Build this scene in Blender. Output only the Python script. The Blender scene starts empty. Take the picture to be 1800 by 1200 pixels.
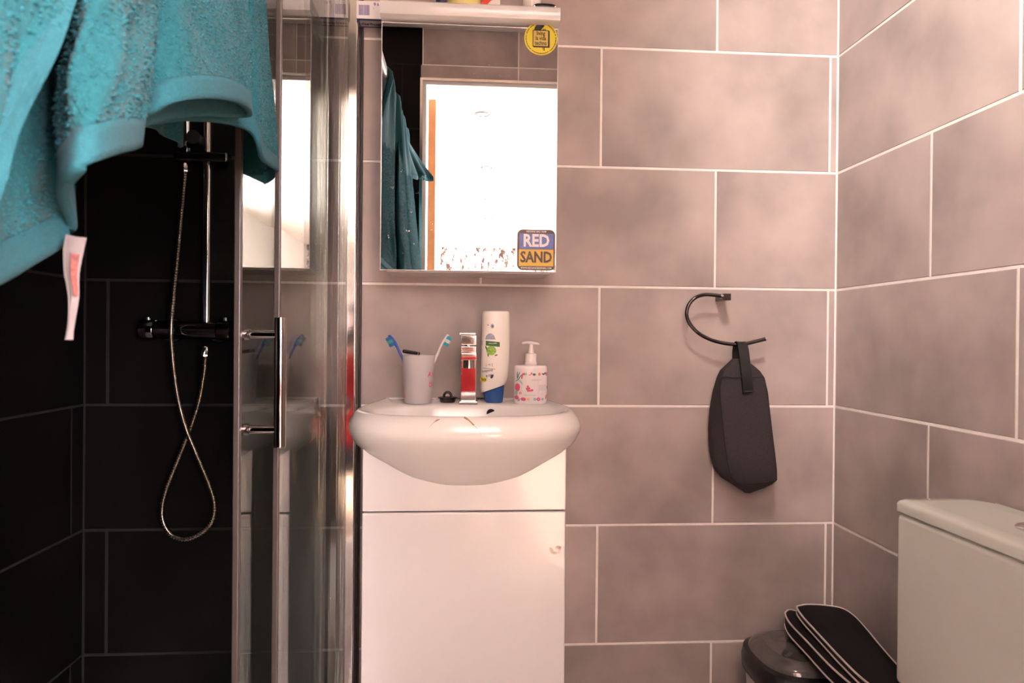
import bpy, bmesh, math, random
import numpy as np
from mathutils import Vector, Matrix
random.seed(7)
rng = np.random.default_rng(7)
sc = bpy.context.scene
col = sc.collection
PI = math.pi

# ------------------------------------------------------------------ camera
FPX, YAW, PIT, ROL, CAMD, CAMZ = 1210.0, .0687, -.0048, .0087, 1.712, 1.0
Fh = np.array([math.sin(YAW), math.cos(YAW), 0]); R0 = np.array([math.cos(YAW), -math.sin(YAW), 0]); ZZ = np.array([0, 0, 1.])
U0 = math.cos(PIT)*ZZ - math.sin(PIT)*Fh; CF = math.cos(PIT)*Fh + math.sin(PIT)*ZZ
CR = math.cos(ROL)*R0 + math.sin(ROL)*U0; CU = math.cos(ROL)*U0 - math.sin(ROL)*R0
CC = np.array([0, -CAMD, CAMZ])
cd = bpy.data.cameras.new('camera'); cam = bpy.data.objects.new('camera', cd); col.objects.link(cam)
M = Matrix.Identity(4)
for i in range(3):
    M[i][0] = CR[i]; M[i][1] = CU[i]; M[i][2] = -CF[i]; M[i][3] = CC[i]
cam.matrix_world = M
cd.sensor_width = 36; cd.lens = 36*FPX/1800; cd.clip_start = .02
cd.dof.use_dof = True; cd.dof.focus_distance = 1.6; cd.dof.aperture_fstop = 14
sc.camera = cam
# ------------------------------------------------------------------ world, light, exposure
w = bpy.data.worlds.new('world'); sc.world = w; w.use_nodes = True
w.node_tree.nodes['Background'].inputs[0].default_value = (1.0, .86, .74, 1)
w.node_tree.nodes['Background'].inputs[1].default_value = 1.0
def light(name, kind, loc, target, energy, color, **kw):
    l = bpy.data.lights.new(name, kind); l.energy = energy; l.color = color
    for k, v in kw.items(): setattr(l, k, v)
    o = bpy.data.objects.new(name, l); col.objects.link(o); o.location = loc
    o.rotation_euler = (Vector(target)-Vector(loc)).to_track_quat('-Z', 'Y').to_euler()
    return o
WARM = (1.0, .87, .92)
light('hall_fill_area', 'AREA', (2.02, -4.6, 1.45), (0, -4.6, 1.35), 1640, WARM, shape='RECTANGLE', size=3.4, size_y=1.7)  # fill lamp added outside the hall window to overbrighten the hall
light('hall_fill_sun', 'SUN', (6, -6, 8), (6-.52, -6+.46, 8-.72), 112, (1.0, .86, .86), angle=.01)  # sun lamp added to brighten the hall floor and bounce light upward
SPOT_AT = (.22, -1.32, 2.40)
light('corner_fill_spot', 'SPOT', (.25, -1.285, 2.37), (.95, -.72, 1.92), 150, (1.0, .88, .80), spot_size=math.radians(88), spot_blend=1.0, shadow_soft_size=.09)  # added lamp that brightens the upper right walls
sc.cycles.sample_clamp_indirect = 0
vs = sc.view_settings
vs.view_transform = 'Standard'; vs.look = 'None'; vs.gamma = 1.0; vs.use_curve_mapping = False; vs.exposure = 0.07

# ------------------------------------------------------------------ measuring helpers (photo pixel + a known plane -> metres)
def _ray(px, py): return CF + (px-900)/FPX*CR - (py-600)/FPX*CU
def atY(px, py, Y):
    d = _ray(px, py); return CC + d*(Y-CC[1])/d[1]
def atX(px, py, X):
    d = _ray(px, py); return CC + d*(X-CC[0])/d[0]

# ------------------------------------------------------------------ materials
MATS = {}
def mat(name, color, rough=.5, metal=0., var=0., vscale=8., bump=0., bscale=60., trans=0., spec=.5, coat=0., emit=None, estr=0., sheen=0., tint2=None, sss=0.):
    if name in MATS: return MATS[name]
    m = bpy.data.materials.new(name); m.use_nodes = True; nt = m.node_tree; b = nt.nodes['Principled BSDF']
    b.inputs['Base Color'].default_value = (*color, 1); b.inputs['Roughness'].default_value = rough; b.inputs['Metallic'].default_value = metal
    b.inputs['Specular IOR Level'].default_value = spec; b.inputs['Transmission Weight'].default_value = trans; b.inputs['Coat Weight'].default_value = coat
    b.inputs['Sheen Weight'].default_value = sheen
    if sss: b.inputs['Subsurface Weight'].default_value = sss; b.inputs['Subsurface Scale'].default_value = .01
    if emit: b.inputs['Emission Color'].default_value = (*emit, 1); b.inputs['Emission Strength'].default_value = estr
    geo = nt.nodes.new('ShaderNodeNewGeometry')
    if var:
        n = nt.nodes.new('ShaderNodeTexNoise'); n.inputs['Scale'].default_value = vscale; n.inputs['Detail'].default_value = 4
        oi = nt.nodes.new('ShaderNodeObjectInfo'); sc_ = nt.nodes.new('ShaderNodeVectorMath'); sc_.operation = 'MULTIPLY_ADD'
        cx = nt.nodes.new('ShaderNodeCombineXYZ')
        for k in range(3): nt.links.new(oi.outputs['Random'], cx.inputs[k])
        nt.links.new(cx.outputs[0], sc_.inputs[0]); sc_.inputs[1].default_value = (7, 13, 5); nt.links.new(geo.outputs['Position'], sc_.inputs[2])
        nt.links.new(sc_.outputs[0], n.inputs['Vector'])
        mr = nt.nodes.new('ShaderNodeMapRange'); mr.inputs[1].default_value = .3; mr.inputs[2].default_value = .7
        nt.links.new(n.outputs[0], mr.inputs[0])
        mx = nt.nodes.new('ShaderNodeMix'); mx.data_type = 'RGBA'
        c2 = tint2 or tuple(min(1, c*(1+var)) for c in color); c1 = tuple(c*(1-var) for c in color)
        mx.inputs[6].default_value = (*c1, 1); mx.inputs[7].default_value = (*c2, 1)
        nt.links.new(mr.outputs[0], mx.inputs[0]); nt.links.new(mx.outputs[2], b.inputs['Base Color'])
    if bump:
        n2 = nt.nodes.new('ShaderNodeTexNoise'); n2.inputs['Scale'].default_value = bscale; n2.inputs['Detail'].default_value = 3
        nt.links.new(geo.outputs['Position'], n2.inputs['Vector'])
        bp = nt.nodes.new('ShaderNodeBump'); bp.inputs['Strength'].default_value = bump; bp.inputs['Distance'].default_value = .002
        nt.links.new(n2.outputs[0], bp.inputs['Height']); nt.links.new(bp.outputs[0], b.inputs['Normal'])
    MATS[name] = m
    return m
def glass_mat(name, tint, ior=1.5, rough=0.):
    m = bpy.data.materials.new(name); m.use_nodes = True; nt = m.node_tree; nt.nodes.clear()
    o = nt.nodes.new('ShaderNodeOutputMaterial'); mx = nt.nodes.new('ShaderNodeMixShader'); fr = nt.nodes.new('ShaderNodeFresnel')
    t = nt.nodes.new('ShaderNodeBsdfTransparent'); g = nt.nodes.new('ShaderNodeBsdfGlossy')
    t.inputs[0].default_value = (*tint, 1); g.inputs['Roughness'].default_value = rough; fr.inputs[0].default_value = ior
    ge = nt.nodes.new('ShaderNodeNewGeometry'); io = nt.nodes.new('ShaderNodeMapRange')   # same reflectance on both faces of the pane
    io.inputs[3].default_value = ior; io.inputs[4].default_value = 1/ior
    nt.links.new(ge.outputs['Backfacing'], io.inputs[0]); nt.links.new(io.outputs[0], fr.inputs[0])
    nt.links.new(fr.outputs[0], mx.inputs[0]); nt.links.new(t.outputs[0], mx.inputs[1]); nt.links.new(g.outputs[0], mx.inputs[2]); nt.links.new(mx.outputs[0], o.inputs[0])
    MATS[name] = m
    return m
def frosted_mat(name, color, fac):
    m = bpy.data.materials.new(name); m.use_nodes = True; nt = m.node_tree; nt.nodes.clear()
    o = nt.nodes.new('ShaderNodeOutputMaterial'); mx = nt.nodes.new('ShaderNodeMixShader'); mx2 = nt.nodes.new('ShaderNodeMixShader')
    t = nt.nodes.new('ShaderNodeBsdfTransparent'); t.inputs[0].default_value = (*color, 1)
    d = nt.nodes.new('ShaderNodeBsdfDiffuse'); d.inputs[0].default_value = (*color, 1)
    tl = nt.nodes.new('ShaderNodeBsdfTranslucent'); tl.inputs[0].default_value = (*color, 1)
    mx.inputs[0].default_value = .25; nt.links.new(d.outputs[0], mx.inputs[1]); nt.links.new(tl.outputs[0], mx.inputs[2])
    mx2.inputs[0].default_value = fac; nt.links.new(t.outputs[0], mx2.inputs[1]); nt.links.new(mx.outputs[0], mx2.inputs[2]); nt.links.new(mx2.outputs[0], o.inputs[0])
    MATS[name] = m
    return m
TILE = mat('taupe_tile', (.435, .368, .345), .42, var=.26, vscale=4.5, bump=.12, bscale=500, spec=.4)
BTILE = mat('black_tile', (.0035, .0030, .0027), .38, var=.25, vscale=5, bump=.10, bscale=400, spec=.10)
GROUT = mat('white_grout', (.88, .84, .80), .8, var=.05, vscale=30)
DGROUT = mat('grey_grout', (.0042, .0038, .0035), .9, var=.2, vscale=20)
WHITE = mat('white_paint', (.82, .80, .77), .55, bump=.05)
CEIL = mat('ceiling_paint', (.74, .71, .68), .7, bump=.05)
GLOSSW = mat('white_lacquer', (.70, .685, .675), .22, var=.015, vscale=6, coat=.3)
CERAM = mat('white_ceramic', (.80, .77, .74), .13, var=.015, vscale=5, coat=.15)
CISTM = mat('cistern_ceramic', (.62, .655, .59), .10, var=.02, vscale=5, coat=.4)
HCHROME = mat('handle_chrome', (.40, .36, .34), .09, 1.0, bump=.01, bscale=200)
CHROME = mat('chrome', (.78, .76, .74), .07, 1.0, bump=.01, bscale=200)
SATIN = mat('satin_aluminium', (.72, .69, .66), .16, 1.0, bump=.02, bscale=90)
DCHROME = mat('chrome_dark_reflect', (.10, .09, .09), .12, 1.0, bump=.01, bscale=200)  # chrome with its dark reflections put into the base colour
MIRROR = mat('mirror_silver', (.93, .93, .92), .0, 1.0)
BLACK = mat('black_plastic', (.012, .012, .013), .25, var=.1)
RUBBER = mat('black_rubber', (.01, .01, .01), .2, var=.1)
WOOD = mat('orange_pine', (.25, .10, .022), .4, var=.18, vscale=12, bump=.1)
FLOORM = mat('stone_floor', (.30, .25, .22), .4, var=.15, vscale=6)
GLASS = glass_mat('clear_glass', (.93, .96, .94), 1.5)
WGLASS = glass_mat('window_glass', (.98, .98, .98), 1.45)
TEAL = mat('teal_terry', (.0125, .073, .083), .95, var=.16, vscale=260, bump=.9, bscale=420, spec=.05, sheen=.06)
HEM = mat('teal_woven_hem', (.020, .088, .104), .9, var=.10, vscale=300, bump=.5, bscale=700, spec=.04, sheen=.03)
WHITEP = mat('white_plastic', (.84, .81, .78), .3, var=.015, coat=.1)

# ------------------------------------------------------------------ mesh helpers
class MB:
    def __init__(s): s.v = []; s.f = []; s.wn = False
    def add(s, vs_, fs):
        n = len(s.v); s.v += [tuple(map(float, v)) for v in vs_]; s.f += [tuple(i+n for i in f) for f in fs]; return s
    def box(s, x0, x1, y0, y1, z0, z1, c=0.):
        if c <= 0:
            v = [(x, y, z) for z in (z0, z1) for y in (y0, y1) for x in (x0, x1)]
            return s.add(v, [(0, 2, 3, 1), (4, 5, 7, 6), (0, 1, 5, 4), (2, 6, 7, 3), (0, 4, 6, 2), (1, 3, 7, 5)])
        s.wn = True
        bm = bmesh.new(); bmesh.ops.create_cube(bm, size=1)
        for q in bm.verts: q.co = Vector(((x0+x1)/2+q.co.x*(x1-x0), (y0+y1)/2+q.co.y*(y1-y0), (z0+z1)/2+q.co.z*(z1-z0)))
        bmesh.ops.bevel(bm, geom=bm.edges[:]+bm.verts[:], offset=c, segments=3, profile=.5, affect='EDGES')
        bm.verts.index_update()
        s.add([q.co[:] for q in bm.verts], [[q.index for q in f.verts] for f in bm.faces]); bm.free(); return s
    def rings(s, rs, cap0=True, cap1=True, closed=True):
        n = len(rs[0]); base = len(s.v); fs = []
        vs_ = [p for r in rs for p in r]
        for k in range(len(rs)-1):
            for i in range(n if closed else n-1):
                j = (i+1) % n; fs.append((k*n+i, k*n+j, (k+1)*n+j, (k+1)*n+i))
        if cap0: fs.append(tuple(range(n-1, -1, -1)))
        if cap1: fs.append(tuple((len(rs)-1)*n+i for i in range(n)))
        return s.add(vs_, fs)
    def lathe(s, prof, c=(0, 0, 0), n=40, sx=1., sy=1., cap0=True, cap1=True):
        return s.rings([[(c[0]+r*sx*math.cos(2*PI*i/n), c[1]+r*sy*math.sin(2*PI*i/n), c[2]+z) for i in range(n)] for r, z in prof], cap0, cap1)
    def tube(s, path, r, n=12, radii=None, cap=True):
        P = [Vector(p) for p in path]; rs = []; up = None
        for k, p in enumerate(P):
            t = (P[min(k+1, len(P)-1)]-P[max(k-1, 0)]).normalized()
            if up is None: up = t.orthogonal().normalized()
            up = (up - t*up.dot(t)).normalized(); b = t.cross(up); rr = radii[k] if radii else r
            rs.append([p+up*rr*math.cos(2*PI*i/n)+b*rr*math.sin(2*PI*i/n) for i in range(n)])
        return s.rings(rs, cap, cap)
    def plate(s, pts, nrm, th):
        """a flat polygon (3-D points) given thickness th along nrm"""
        a = [Vector(p) for p in pts]; d = Vector(nrm).normalized()*th
        return s.rings([[p for p in a], [p+d for p in a]])
    def build(s, name, m, parent=None, smooth=True, angle=40):
        me = bpy.data.meshes.new(name); me.from_pydata(s.v, [], s.f); me.update()
        o = link(name, me, m, parent, smooth, angle)
        if s.wn and smooth:
            w_ = o.modifiers.new('flat faces', 'WEIGHTED_NORMAL'); w_.mode = 'FACE_AREA'; w_.weight = 100; w_.keep_sharp = True
        return o
INV = {}
def link(name, me, m, parent=None, smooth=True, angle=40):
    bm = bmesh.new(); bm.from_mesh(me); bmesh.ops.recalc_face_normals(bm, faces=bm.faces[:]); bm.to_mesh(me); bm.free()
    o = bpy.data.objects.new(name, me); col.objects.link(o)
    if m: me.materials.append(m)
    if smooth:
        me.shade_smooth(); me.set_sharp_from_angle(angle=math.radians(angle))
    if parent: adopt(o, parent)
    return o
def adopt(o, p):
    o.parent = p; o.matrix_parent_inverse = INV.get(p.name, Matrix.Identity(4))
def tag(o, label=None, cat=None, group=None, kind=None):
    if label: o['label'] = label
    if cat: o['category'] = cat
    if group: o['group'] = group
    if kind: o['kind'] = kind
    return o
def thing(name, label, cat, loc, group=None):
    o = bpy.data.objects.new(name, None); col.objects.link(o); o.location = loc; o.empty_display_size = .05
    INV[o.name] = Matrix.Translation(-Vector(loc))
    return tag(o, label, cat, group)
def struct(o): o['kind'] = 'structure'; return o
def smooth_path(pts, n=8):
    P = [np.array(p, float) for p in pts]; out = []
    for k in range(len(P)-1):
        p0 = P[max(k-1, 0)]; p1 = P[k]; p2 = P[k+1]; p3 = P[min(k+2, len(P)-1)]
        for i in range(n):
            t = i/n; out.append(.5*((2*p1)+(-p0+p2)*t+(2*p0-5*p1+4*p2-p3)*t*t+(-p0+3*p1-3*p2+p3)*t**3))
    out.append(P[-1]); return out
def text(name, body, size, m, parent, loc, right=(1, 0, 0), up=(0, 0, 1), bold=0., sx=1., ext=.0002, align='CENTER', conform=None, spacing=1.):
    cu = bpy.data.curves.new(name, 'FONT'); cu.body = body; cu.size = size; cu.align_x = align; cu.align_y = 'CENTER'; cu.extrude = ext; cu.offset = bold*size; cu.space_character = spacing; cu.resolution_u = 2
    t = bpy.data.objects.new(name, cu); col.objects.link(t)
    dg = bpy.context.evaluated_depsgraph_get(); dg.update()
    me = bpy.data.meshes.new_from_object(t.evaluated_get(dg)); bpy.data.objects.remove(t); bpy.data.curves.remove(cu)
    r = Vector(right).normalized(); u = Vector(up).normalized(); nn = r.cross(u)
    L = Vector(loc)
    for q in me.vertices:
        p = L + r*q.co.x*sx + u*q.co.y + nn*q.co.z
        q.co = conform(p, q.co.z) if conform else p
    me.materials.clear()
    return link(name, me, m, parent, smooth=False)

# ------------------------------------------------------------------ room shell
XL, XR, YF, CZ = -.907, .9526, -1.80, 2.445      # left / right wall, front (door) wall, ceiling
TH, TW, G = .30, .5952, .0058                     # tile course, tile pitch, joint
ZROW = [1.7313-.3*r for r in range(-3, 7)]        # joints of the back and right walls
struct(MB().box(XL-.1, XR+.1, .0012, .10, 0, CZ).build('wall_back', GROUT, smooth=False))
wall_back = bpy.data.objects['wall_back']
wall_right = struct(MB().box(XR+.0012, XR+.1, YF-.13, .0012, 0, CZ).build('wall_right', GROUT, smooth=False))
wall_left = struct(MB().box(XL-.1, XL-.0015, YF-.13, .003, 0, CZ).build('wall_left', DGROUT, smooth=False))
DX0, DX1, DZ = -.205, .47, 2.20                   # door opening
wf = MB(); wf.box(XL, DX0, YF-.13, YF-.0015, 0, CZ); wf.box(DX1, XR, YF-.13, YF-.0015, 0, CZ); wf.box(DX0, DX1, YF-.13, YF-.0015, DZ, CZ)
wall_front = struct(wf.build('wall_front', GROUT, smooth=False))
TMESH = {}
def tile(parent, axis, u0, u1, z0, z1, face, sign, m):
    """one tile lying on plane axis=face; u runs along the wall; sign = direction the face looks"""
    a, b = u0+G/2, u1-G/2; c, d = z0+G/2, z1-G/2
    if b-a < .004 or d-c < .004: return
    W_, H_ = round(b-a, 4), round(d-c, 4); key = (axis, sign, W_, H_, m.name)
    if key not in TMESH:
        e = .0012; t = .0075; vs_ = []
        for (k, dep) in ((0, -t), (0, -.0010), (e, 0)):
            for (s_, r_) in ((-W_/2+k, -H_/2+k), (W_/2-k, -H_/2+k), (W_/2-k, H_/2-k), (-W_/2+k, H_/2-k)):
                vs_.append((s_, dep*sign, r_) if axis == 'y' else (dep*sign, s_, r_))
        fs = [(8, 9, 10, 11), (3, 2, 1, 0)]
        for k in (0, 4):
            for i in range(4): j = (i+1) % 4; fs.append((k+i, k+j, k+4+j, k+4+i))
        me = bpy.data.meshes.new('tile'); me.from_pydata(vs_, [], fs); me.update()
        bm = bmesh.new(); bm.from_mesh(me); bmesh.ops.recalc_face_normals(bm, faces=bm.faces[:]); bm.to_mesh(me); bm.free()
        me.materials.append(m); TMESH[key] = me
    o = bpy.data.objects.new('tile', TMESH[key]); col.objects.link(o)
    cu, cz = (a+b)/2, (c+d)/2; jit = random.uniform(-.0004, .0004)
    o.location = (cu, face+jit, cz) if axis == 'y' else (face+jit, cu, cz)
    o.parent = parent
def course(parent, axis, z0, z1, joints, lo, hi, face, sign, pick):
    z0, z1 = max(z0, 0), min(z1, CZ)
    if z1-z0 < .01: return
    js = sorted(set([lo, hi]+[j for j in joints if lo+.002 < j < hi-.002]))
    for a, b in zip(js, js[1:]): tile(parent, axis, a, b, z0, z1, face, sign, pick((a+b)/2))
SPLIT = -.2578
fa = [.3374+k*TW for k in range(-4, 3)]; fb = [.6338+k*TW for k in range(-4, 3)]
zr = sorted(set([round(z, 4) for z in ZROW]+[CZ]))
for i in range(len(ZROW)-1):
    z1, z0 = ZROW[i], ZROW[i+1]
    fam = fa if i % 2 == 1 else fb                 # courses alternate by half a tile
    course(wall_back, 'y', z0, z1, fam+[SPLIT], XL, XR, 0, -1, lambda u: BTILE if u < SPLIT else TILE)
    rj = [-.585-k*TW for k in range(3)] if i % 2 == 1 else [-.3595-k*TW for k in range(4)]
    course(wall_right, 'x', z0, z1, rj, YF, 0, XR, -1, lambda u: TILE)
    lj = [-.35-k*TW for k in range(4)] if i % 2 == 1 else [-.05-k*TW for k in range(4)]
    course(wall_left, 'x', z0, z1, lj, YF, 0, XL, 1, lambda u: BTILE)
course(wall_back, 'y', ZROW[0], CZ, fa, XL, XR, 0, -1, lambda u: BTILE if u < SPLIT else TILE)
course(wall_right, 'x', ZROW[0], CZ, [-.3595], YF, 0, XR, -1, lambda u: TILE)
course(wall_left, 'x', ZROW[0], CZ, [-.35], YF, 0, XL, 1, lambda u: BTILE)
fz = [2.274-.3*k for k in range(8)]
course(wall_front, 'y', fz[0], CZ, [DX0, .243, .243+TW], XL, XR, YF, 1, lambda u: BTILE if u < DX0 else TILE)
for k in range(7):
    z1, z0 = fz[k], fz[k+1]
    course(wall_front, 'y', z0, z1, [-.55 if k % 2 else -.3], XL, DX0-.012, YF, 1, lambda u: BTILE)
    course(wall_front, 'y', z0, z1, [], DX1+.012, XR, YF, 1, lambda u: TILE)
course(wall_front, 'y', DZ+.012, fz[0], [.243], DX0-.012, DX1+.012, YF, 1, lambda u: TILE)
# grout of the shower half of the back and front walls is dark: a skim of grey grout under the black tiles
struct(MB().box(XL-.002, SPLIT, .0008, .0020, 0, CZ).build('shower_grout', DGROUT, wall_back, smooth=False))
struct(MB().box(XL-.002, DX0-.004, YF-.0020, YF-.0010, 0, CZ).build('shower_grout', DGROUT, wall_front, smooth=False))
fl = struct(MB().box(XL-.1, XR+.1, YF-.13, .1, -.08, -.008).build('floor', GROUT, smooth=False))
for ix in range(4):
    for iy in range(4):
        x0 = XL+ix*.465; y0 = YF+iy*.45
        MB().box(x0+.003, min(x0+.462, XR), y0+.003, y0+.447, -.02, 0, .0).build('tile', FLOORM, fl, smooth=False)
struct(MB().box(XL-.1, XR+.1, YF-.13, .1, CZ, CZ+.08).build('ceiling', CEIL, smooth=False))
# trim round the door opening
t = MB(); t.box(DX0-.012, DX0, YF-.003, YF+.004, 0, DZ+.012); t.box(DX1, DX1+.012, YF-.003, YF+.004, 0, DZ+.012); t.box(DX0, DX1, YF-.003, YF+.004, DZ, DZ+.012)
struct(t.build('trim_1', SATIN, smooth=False))
t = MB(); t.box(DX0, DX0+.018, YF-.15, YF-.003, 0, DZ); t.box(DX1-.018, DX1, YF-.15, YF-.003, 0, DZ); t.box(DX0+.018, DX1-.018, YF-.15, YF-.003, DZ-.018, DZ)
struct(t.build('trim_2', WHITE, smooth=False))
# the door leaf stands open into the hall
dl = struct(MB().box(-.187, -.150, -2.72, -1.965, .01, 2.17, .002).build('door_1', WOOD))
MB().lathe([(.0, 0), (.024, .0), (.024, .008), (.010, .012), (.010, .04), (.022, .05), (.026, .062), (.018, .072), (0, .074)], (0, 0, 0), 24).build('door_knob', CHROME, dl)
k = bpy.data.objects['door_knob']; k.rotation_euler = (0, PI/2, 0); k.location = (-.150, -2.65, 1.0)

# ------------------------------------------------------------------ the bright hall behind the camera
HX0, HX1, HY = -1.0, 1.95, -9.6
struct(MB().box(HX0, HX1, HY, YF-.13, -.08, 0).build('hall_floor', mat('pale_wood_floor', (.55, .40, .27), .4, var=.15, vscale=7), smooth=False))
struct(MB().box(HX0, HX1, HY, YF-.13, CZ, CZ+.06).build('hall_ceiling', WHITE, smooth=False))
struct(MB().box(HX0-.1, HX0, HY, YF-.13, 0, CZ).build('wall_hall_left', WHITE, smooth=False))
t = MB(); t.box(HX1, HX1+.1, HY, -6.4, 0, CZ); t.box(HX1, HX1+.1, -2.8, YF-.13, 0, CZ); t.box(HX1, HX1+.1, -6.4, -2.8, 0, .55); t.box(HX1, HX1+.1, -6.4, -2.8, 2.3, CZ)
struct(t.build('wall_hall_right', WHITE, smooth=False))
t = MB(); t.box(XR+.1, HX1, YF-.13, YF-.05, 0, CZ); t.box(HX0, XL-.1, YF-.13, YF-.05, 0, CZ)
struct(t.build('wall_hall_front', WHITE, smooth=False))
# end wall stand-in: white with a dense pattern of brown specks
pm = bpy.data.materials.new('speckled_stand_in'); pm.use_nodes = True; nt = pm.node_tree; b = nt.nodes['Principled BSDF']; b.inputs['Roughness'].default_value = .8
g_ = nt.nodes.new('ShaderNodeNewGeometry'); n1 = nt.nodes.new('ShaderNodeTexNoise'); n1.inputs['Scale'].default_value = 9; n1.inputs['Detail'].default_value = 6; n1.inputs['Roughness'].default_value = .75
mp = nt.nodes.new('ShaderNodeMapping'); mp.inputs['Scale'].default_value = (1.6, 1, .8); cr = nt.nodes.new('ShaderNodeValToRGB')
cr.color_ramp.elements[0].position = .45; cr.color_ramp.elements[0].color = (.055, .036, .026, 1); cr.color_ramp.elements[1].position = .53; cr.color_ramp.elements[1].color = (.8, .78, .74, 1)
nt.links.new(g_.outputs['Position'], mp.inputs[0]); nt.links.new(mp.outputs[0], n1.inputs['Vector']); nt.links.new(n1.outputs[0], cr.inputs[0]); nt.links.new(cr.outputs[0], b.inputs['Base Color'])
struct(MB().box(HX0, HX1, HY-.1, HY, 0, CZ).build('wall_hall_end', pm, smooth=False))
t = MB()
for z in (.55, 2.26): t.box(HX1+.02, HX1+.07, -6.4, -2.8, z, z+.04)
for y in (-6.4, -5.22, -4.02, -2.84): t.box(HX1+.02, HX1+.07, y, y+.04, .59, 2.26)
wn = struct(t.build('added_window_1', WHITE, smooth=False))  # unseen window, added as the opening for the hall fill light
for y in (-6.36, -5.18, -3.98): MB().box(HX1+.04, HX1+.046, y, y+1.14, .59, 2.26).build('pane', WGLASS, wn, smooth=False)
LAMPON = mat('lamp_glow', (1, .9, .8), .5, emit=(1, .86, .72), estr=25)
RING = mat('brushed_ring', (.012, .008, .007), .5, .0, var=.1)
for i, (lx, ly) in enumerate([(.102, -3.01), (.174, -4.40), (.24, -5.72), (.27, -6.9)]):
    ords = ['nearest the bathroom door', 'second from the bathroom door', 'third from the bathroom door', 'farthest from the bathroom door'][i]
    d = thing('ceiling_downlight', 'round recessed downlight in the hall ceiling, '+ords, 'downlight', (lx, ly, CZ), 'downlights in the hall ceiling')
    MB().lathe([(.036, 0), (.052, 0), (.050, -.006), (.040, -.008), (.036, -.003)], (lx, ly, CZ), 32, cap0=False, cap1=False).build('ring', RING, d)
    MB().lathe([(.0, -.001), (.035, -.001), (.032, -.003), (0, -.004)], (lx, ly, CZ), 24).build('lamp', LAMPON, d)
# unseen spotlight added to the bathroom ceiling to brighten the far right corner
sx_, sy_, sz_ = SPOT_AT
d = thing('added_spotlight', 'small white spotlight added on the bathroom ceiling to brighten the corner', 'spotlight', (sx_, sy_, CZ))
MB().lathe([(.0, 0), (.045, 0), (.045, -.012), (.0, -.014)], (sx_, sy_, CZ), 28).build('base', WHITE, d)
ax = (Vector((.95, -.72, 1.92))-Vector((.25, -1.285, 2.37))).normalized(); p0 = Vector((sx_, sy_, CZ-.03))-ax*.045
MB().tube([p0+ax*q for q in (0, .008, .03, .062)], .03, 24, [.018, .026, .03, .033]).build('head', WHITE, d)
MB().tube([(sx_, sy_, CZ-.013), (sx_, sy_, CZ-.035)], .007, 12).build('swivel', WHITE, d)

# ------------------------------------------------------------------ shower enclosure (runs front to back at X ~ -.28)
GX = -.29
en = thing('shower_enclosure', 'sliding glass shower screen with chrome profiles left of the basin', 'shower screen', (GX, -.9, 0))
XD, XF = -.310, -.274                              # sliding door (shower side), fixed panel (room side)
YD = float(atX(416, 600, XD)[1]); YE = float(atX(488, 600, XF)[1]); YH = float(atX(428, 600, XD)[1]); XH = float(atY(493, 600, YH)[0])
t = MB(); t.box(-.326, -.258, -.020, 0, .12, 1.86, .003); t.box(-.290, -.258, -.050, -.018, .12, 1.86, .005); t.box(-.320, -.300, -.040, -.018, .12, 1.86, .004)
t.build('wall_profile', CHROME, en)
MB().box(-.258, -.2525, -.010, 0, .12, 1.86, .001).build('wall_seal', mat('dark_silicone', (.03, .022, .02), .5, var=.2), en)
MB().box(-.328, -.262, YF, 0, 1.855, 1.895, .008).build('top_rail', GLOSSW, en)
MB().box(-.328, -.262, YF, 0, .10, .125, .004).build('bottom_track', CHROME, en)
fp = MB().box(XF-.003, XF+.003, YE, -.03, .125, 1.856).build('fixed_panel', GLASS, en, smooth=False)
SEAL = mat('clear_seal', (.055, .044, .038), .3, var=.1, vscale=20)
MB().box(XF-.0045, XF+.0045, YE-.006, YE+.001, .125, 1.856, .002).build('edge_strip', SEAL, fp)
dp = MB().box(XD-.003, XD+.003, YD+.010, -.16, .125, 1.856).build('sliding_door', GLASS, en, smooth=False)
SEAL = mat('clear_seal', (.055, .044, .038), .3, var=.1, vscale=20)
MB().box(XD-.0045, XD+.0045, YD, YD+.010, .125, 1.856, .002).build('door_seal', SEAL, dp)
MB().box(XD-.005, XD+.005, -.172, -.156, .125, 1.856, .003).build('rear_strip', SATIN, dp)
hz0, hz1 = float(atY(493, 786, YH)[2]), float(atY(493, 558, YH)[2])
hd = MB().tube([(XH, YH, z) for z in (hz0, hz0+.002, .941, hz1-.002, hz1)], .0085, 20, [.0078, .0085, .0085, .0085, .0078]).build('handle', HCHROME, dp)
for z in (float(atY(450, 755, YH)[2]), float(atY(450, 588, YH)[2])):
    MB().tube([(XD+.003, YH, z), (XD+.009, YH, z), (XD+.0095, YH, z), (XH-.002, YH, z)], .006, 16, [.0085, .0085, .006, .006]).build('handle_post', HCHROME, dp)
tr = thing('shower_tray', 'low white shower tray behind the sliding glass screen', 'shower tray', (-.6, -.9, 0))
t = MB(); t.box(XL, -.245, YF, 0, 0, .045, .006)
for a in ((XL, XL+.05, YF, 0), (-.31, -.245, YF, 0), (XL+.05, -.31, YF, YF+.05), (XL+.05, -.31, -.05, 0)): t.box(*a, .04, .10, .006)
t.build('tray', CERAM, tr)
MB().lathe([(0, .045), (.045, .045), (.04, .052), (0, .056)], (-.6, -.9, 0), 28).build('drain', CHROME, tr)

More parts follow.
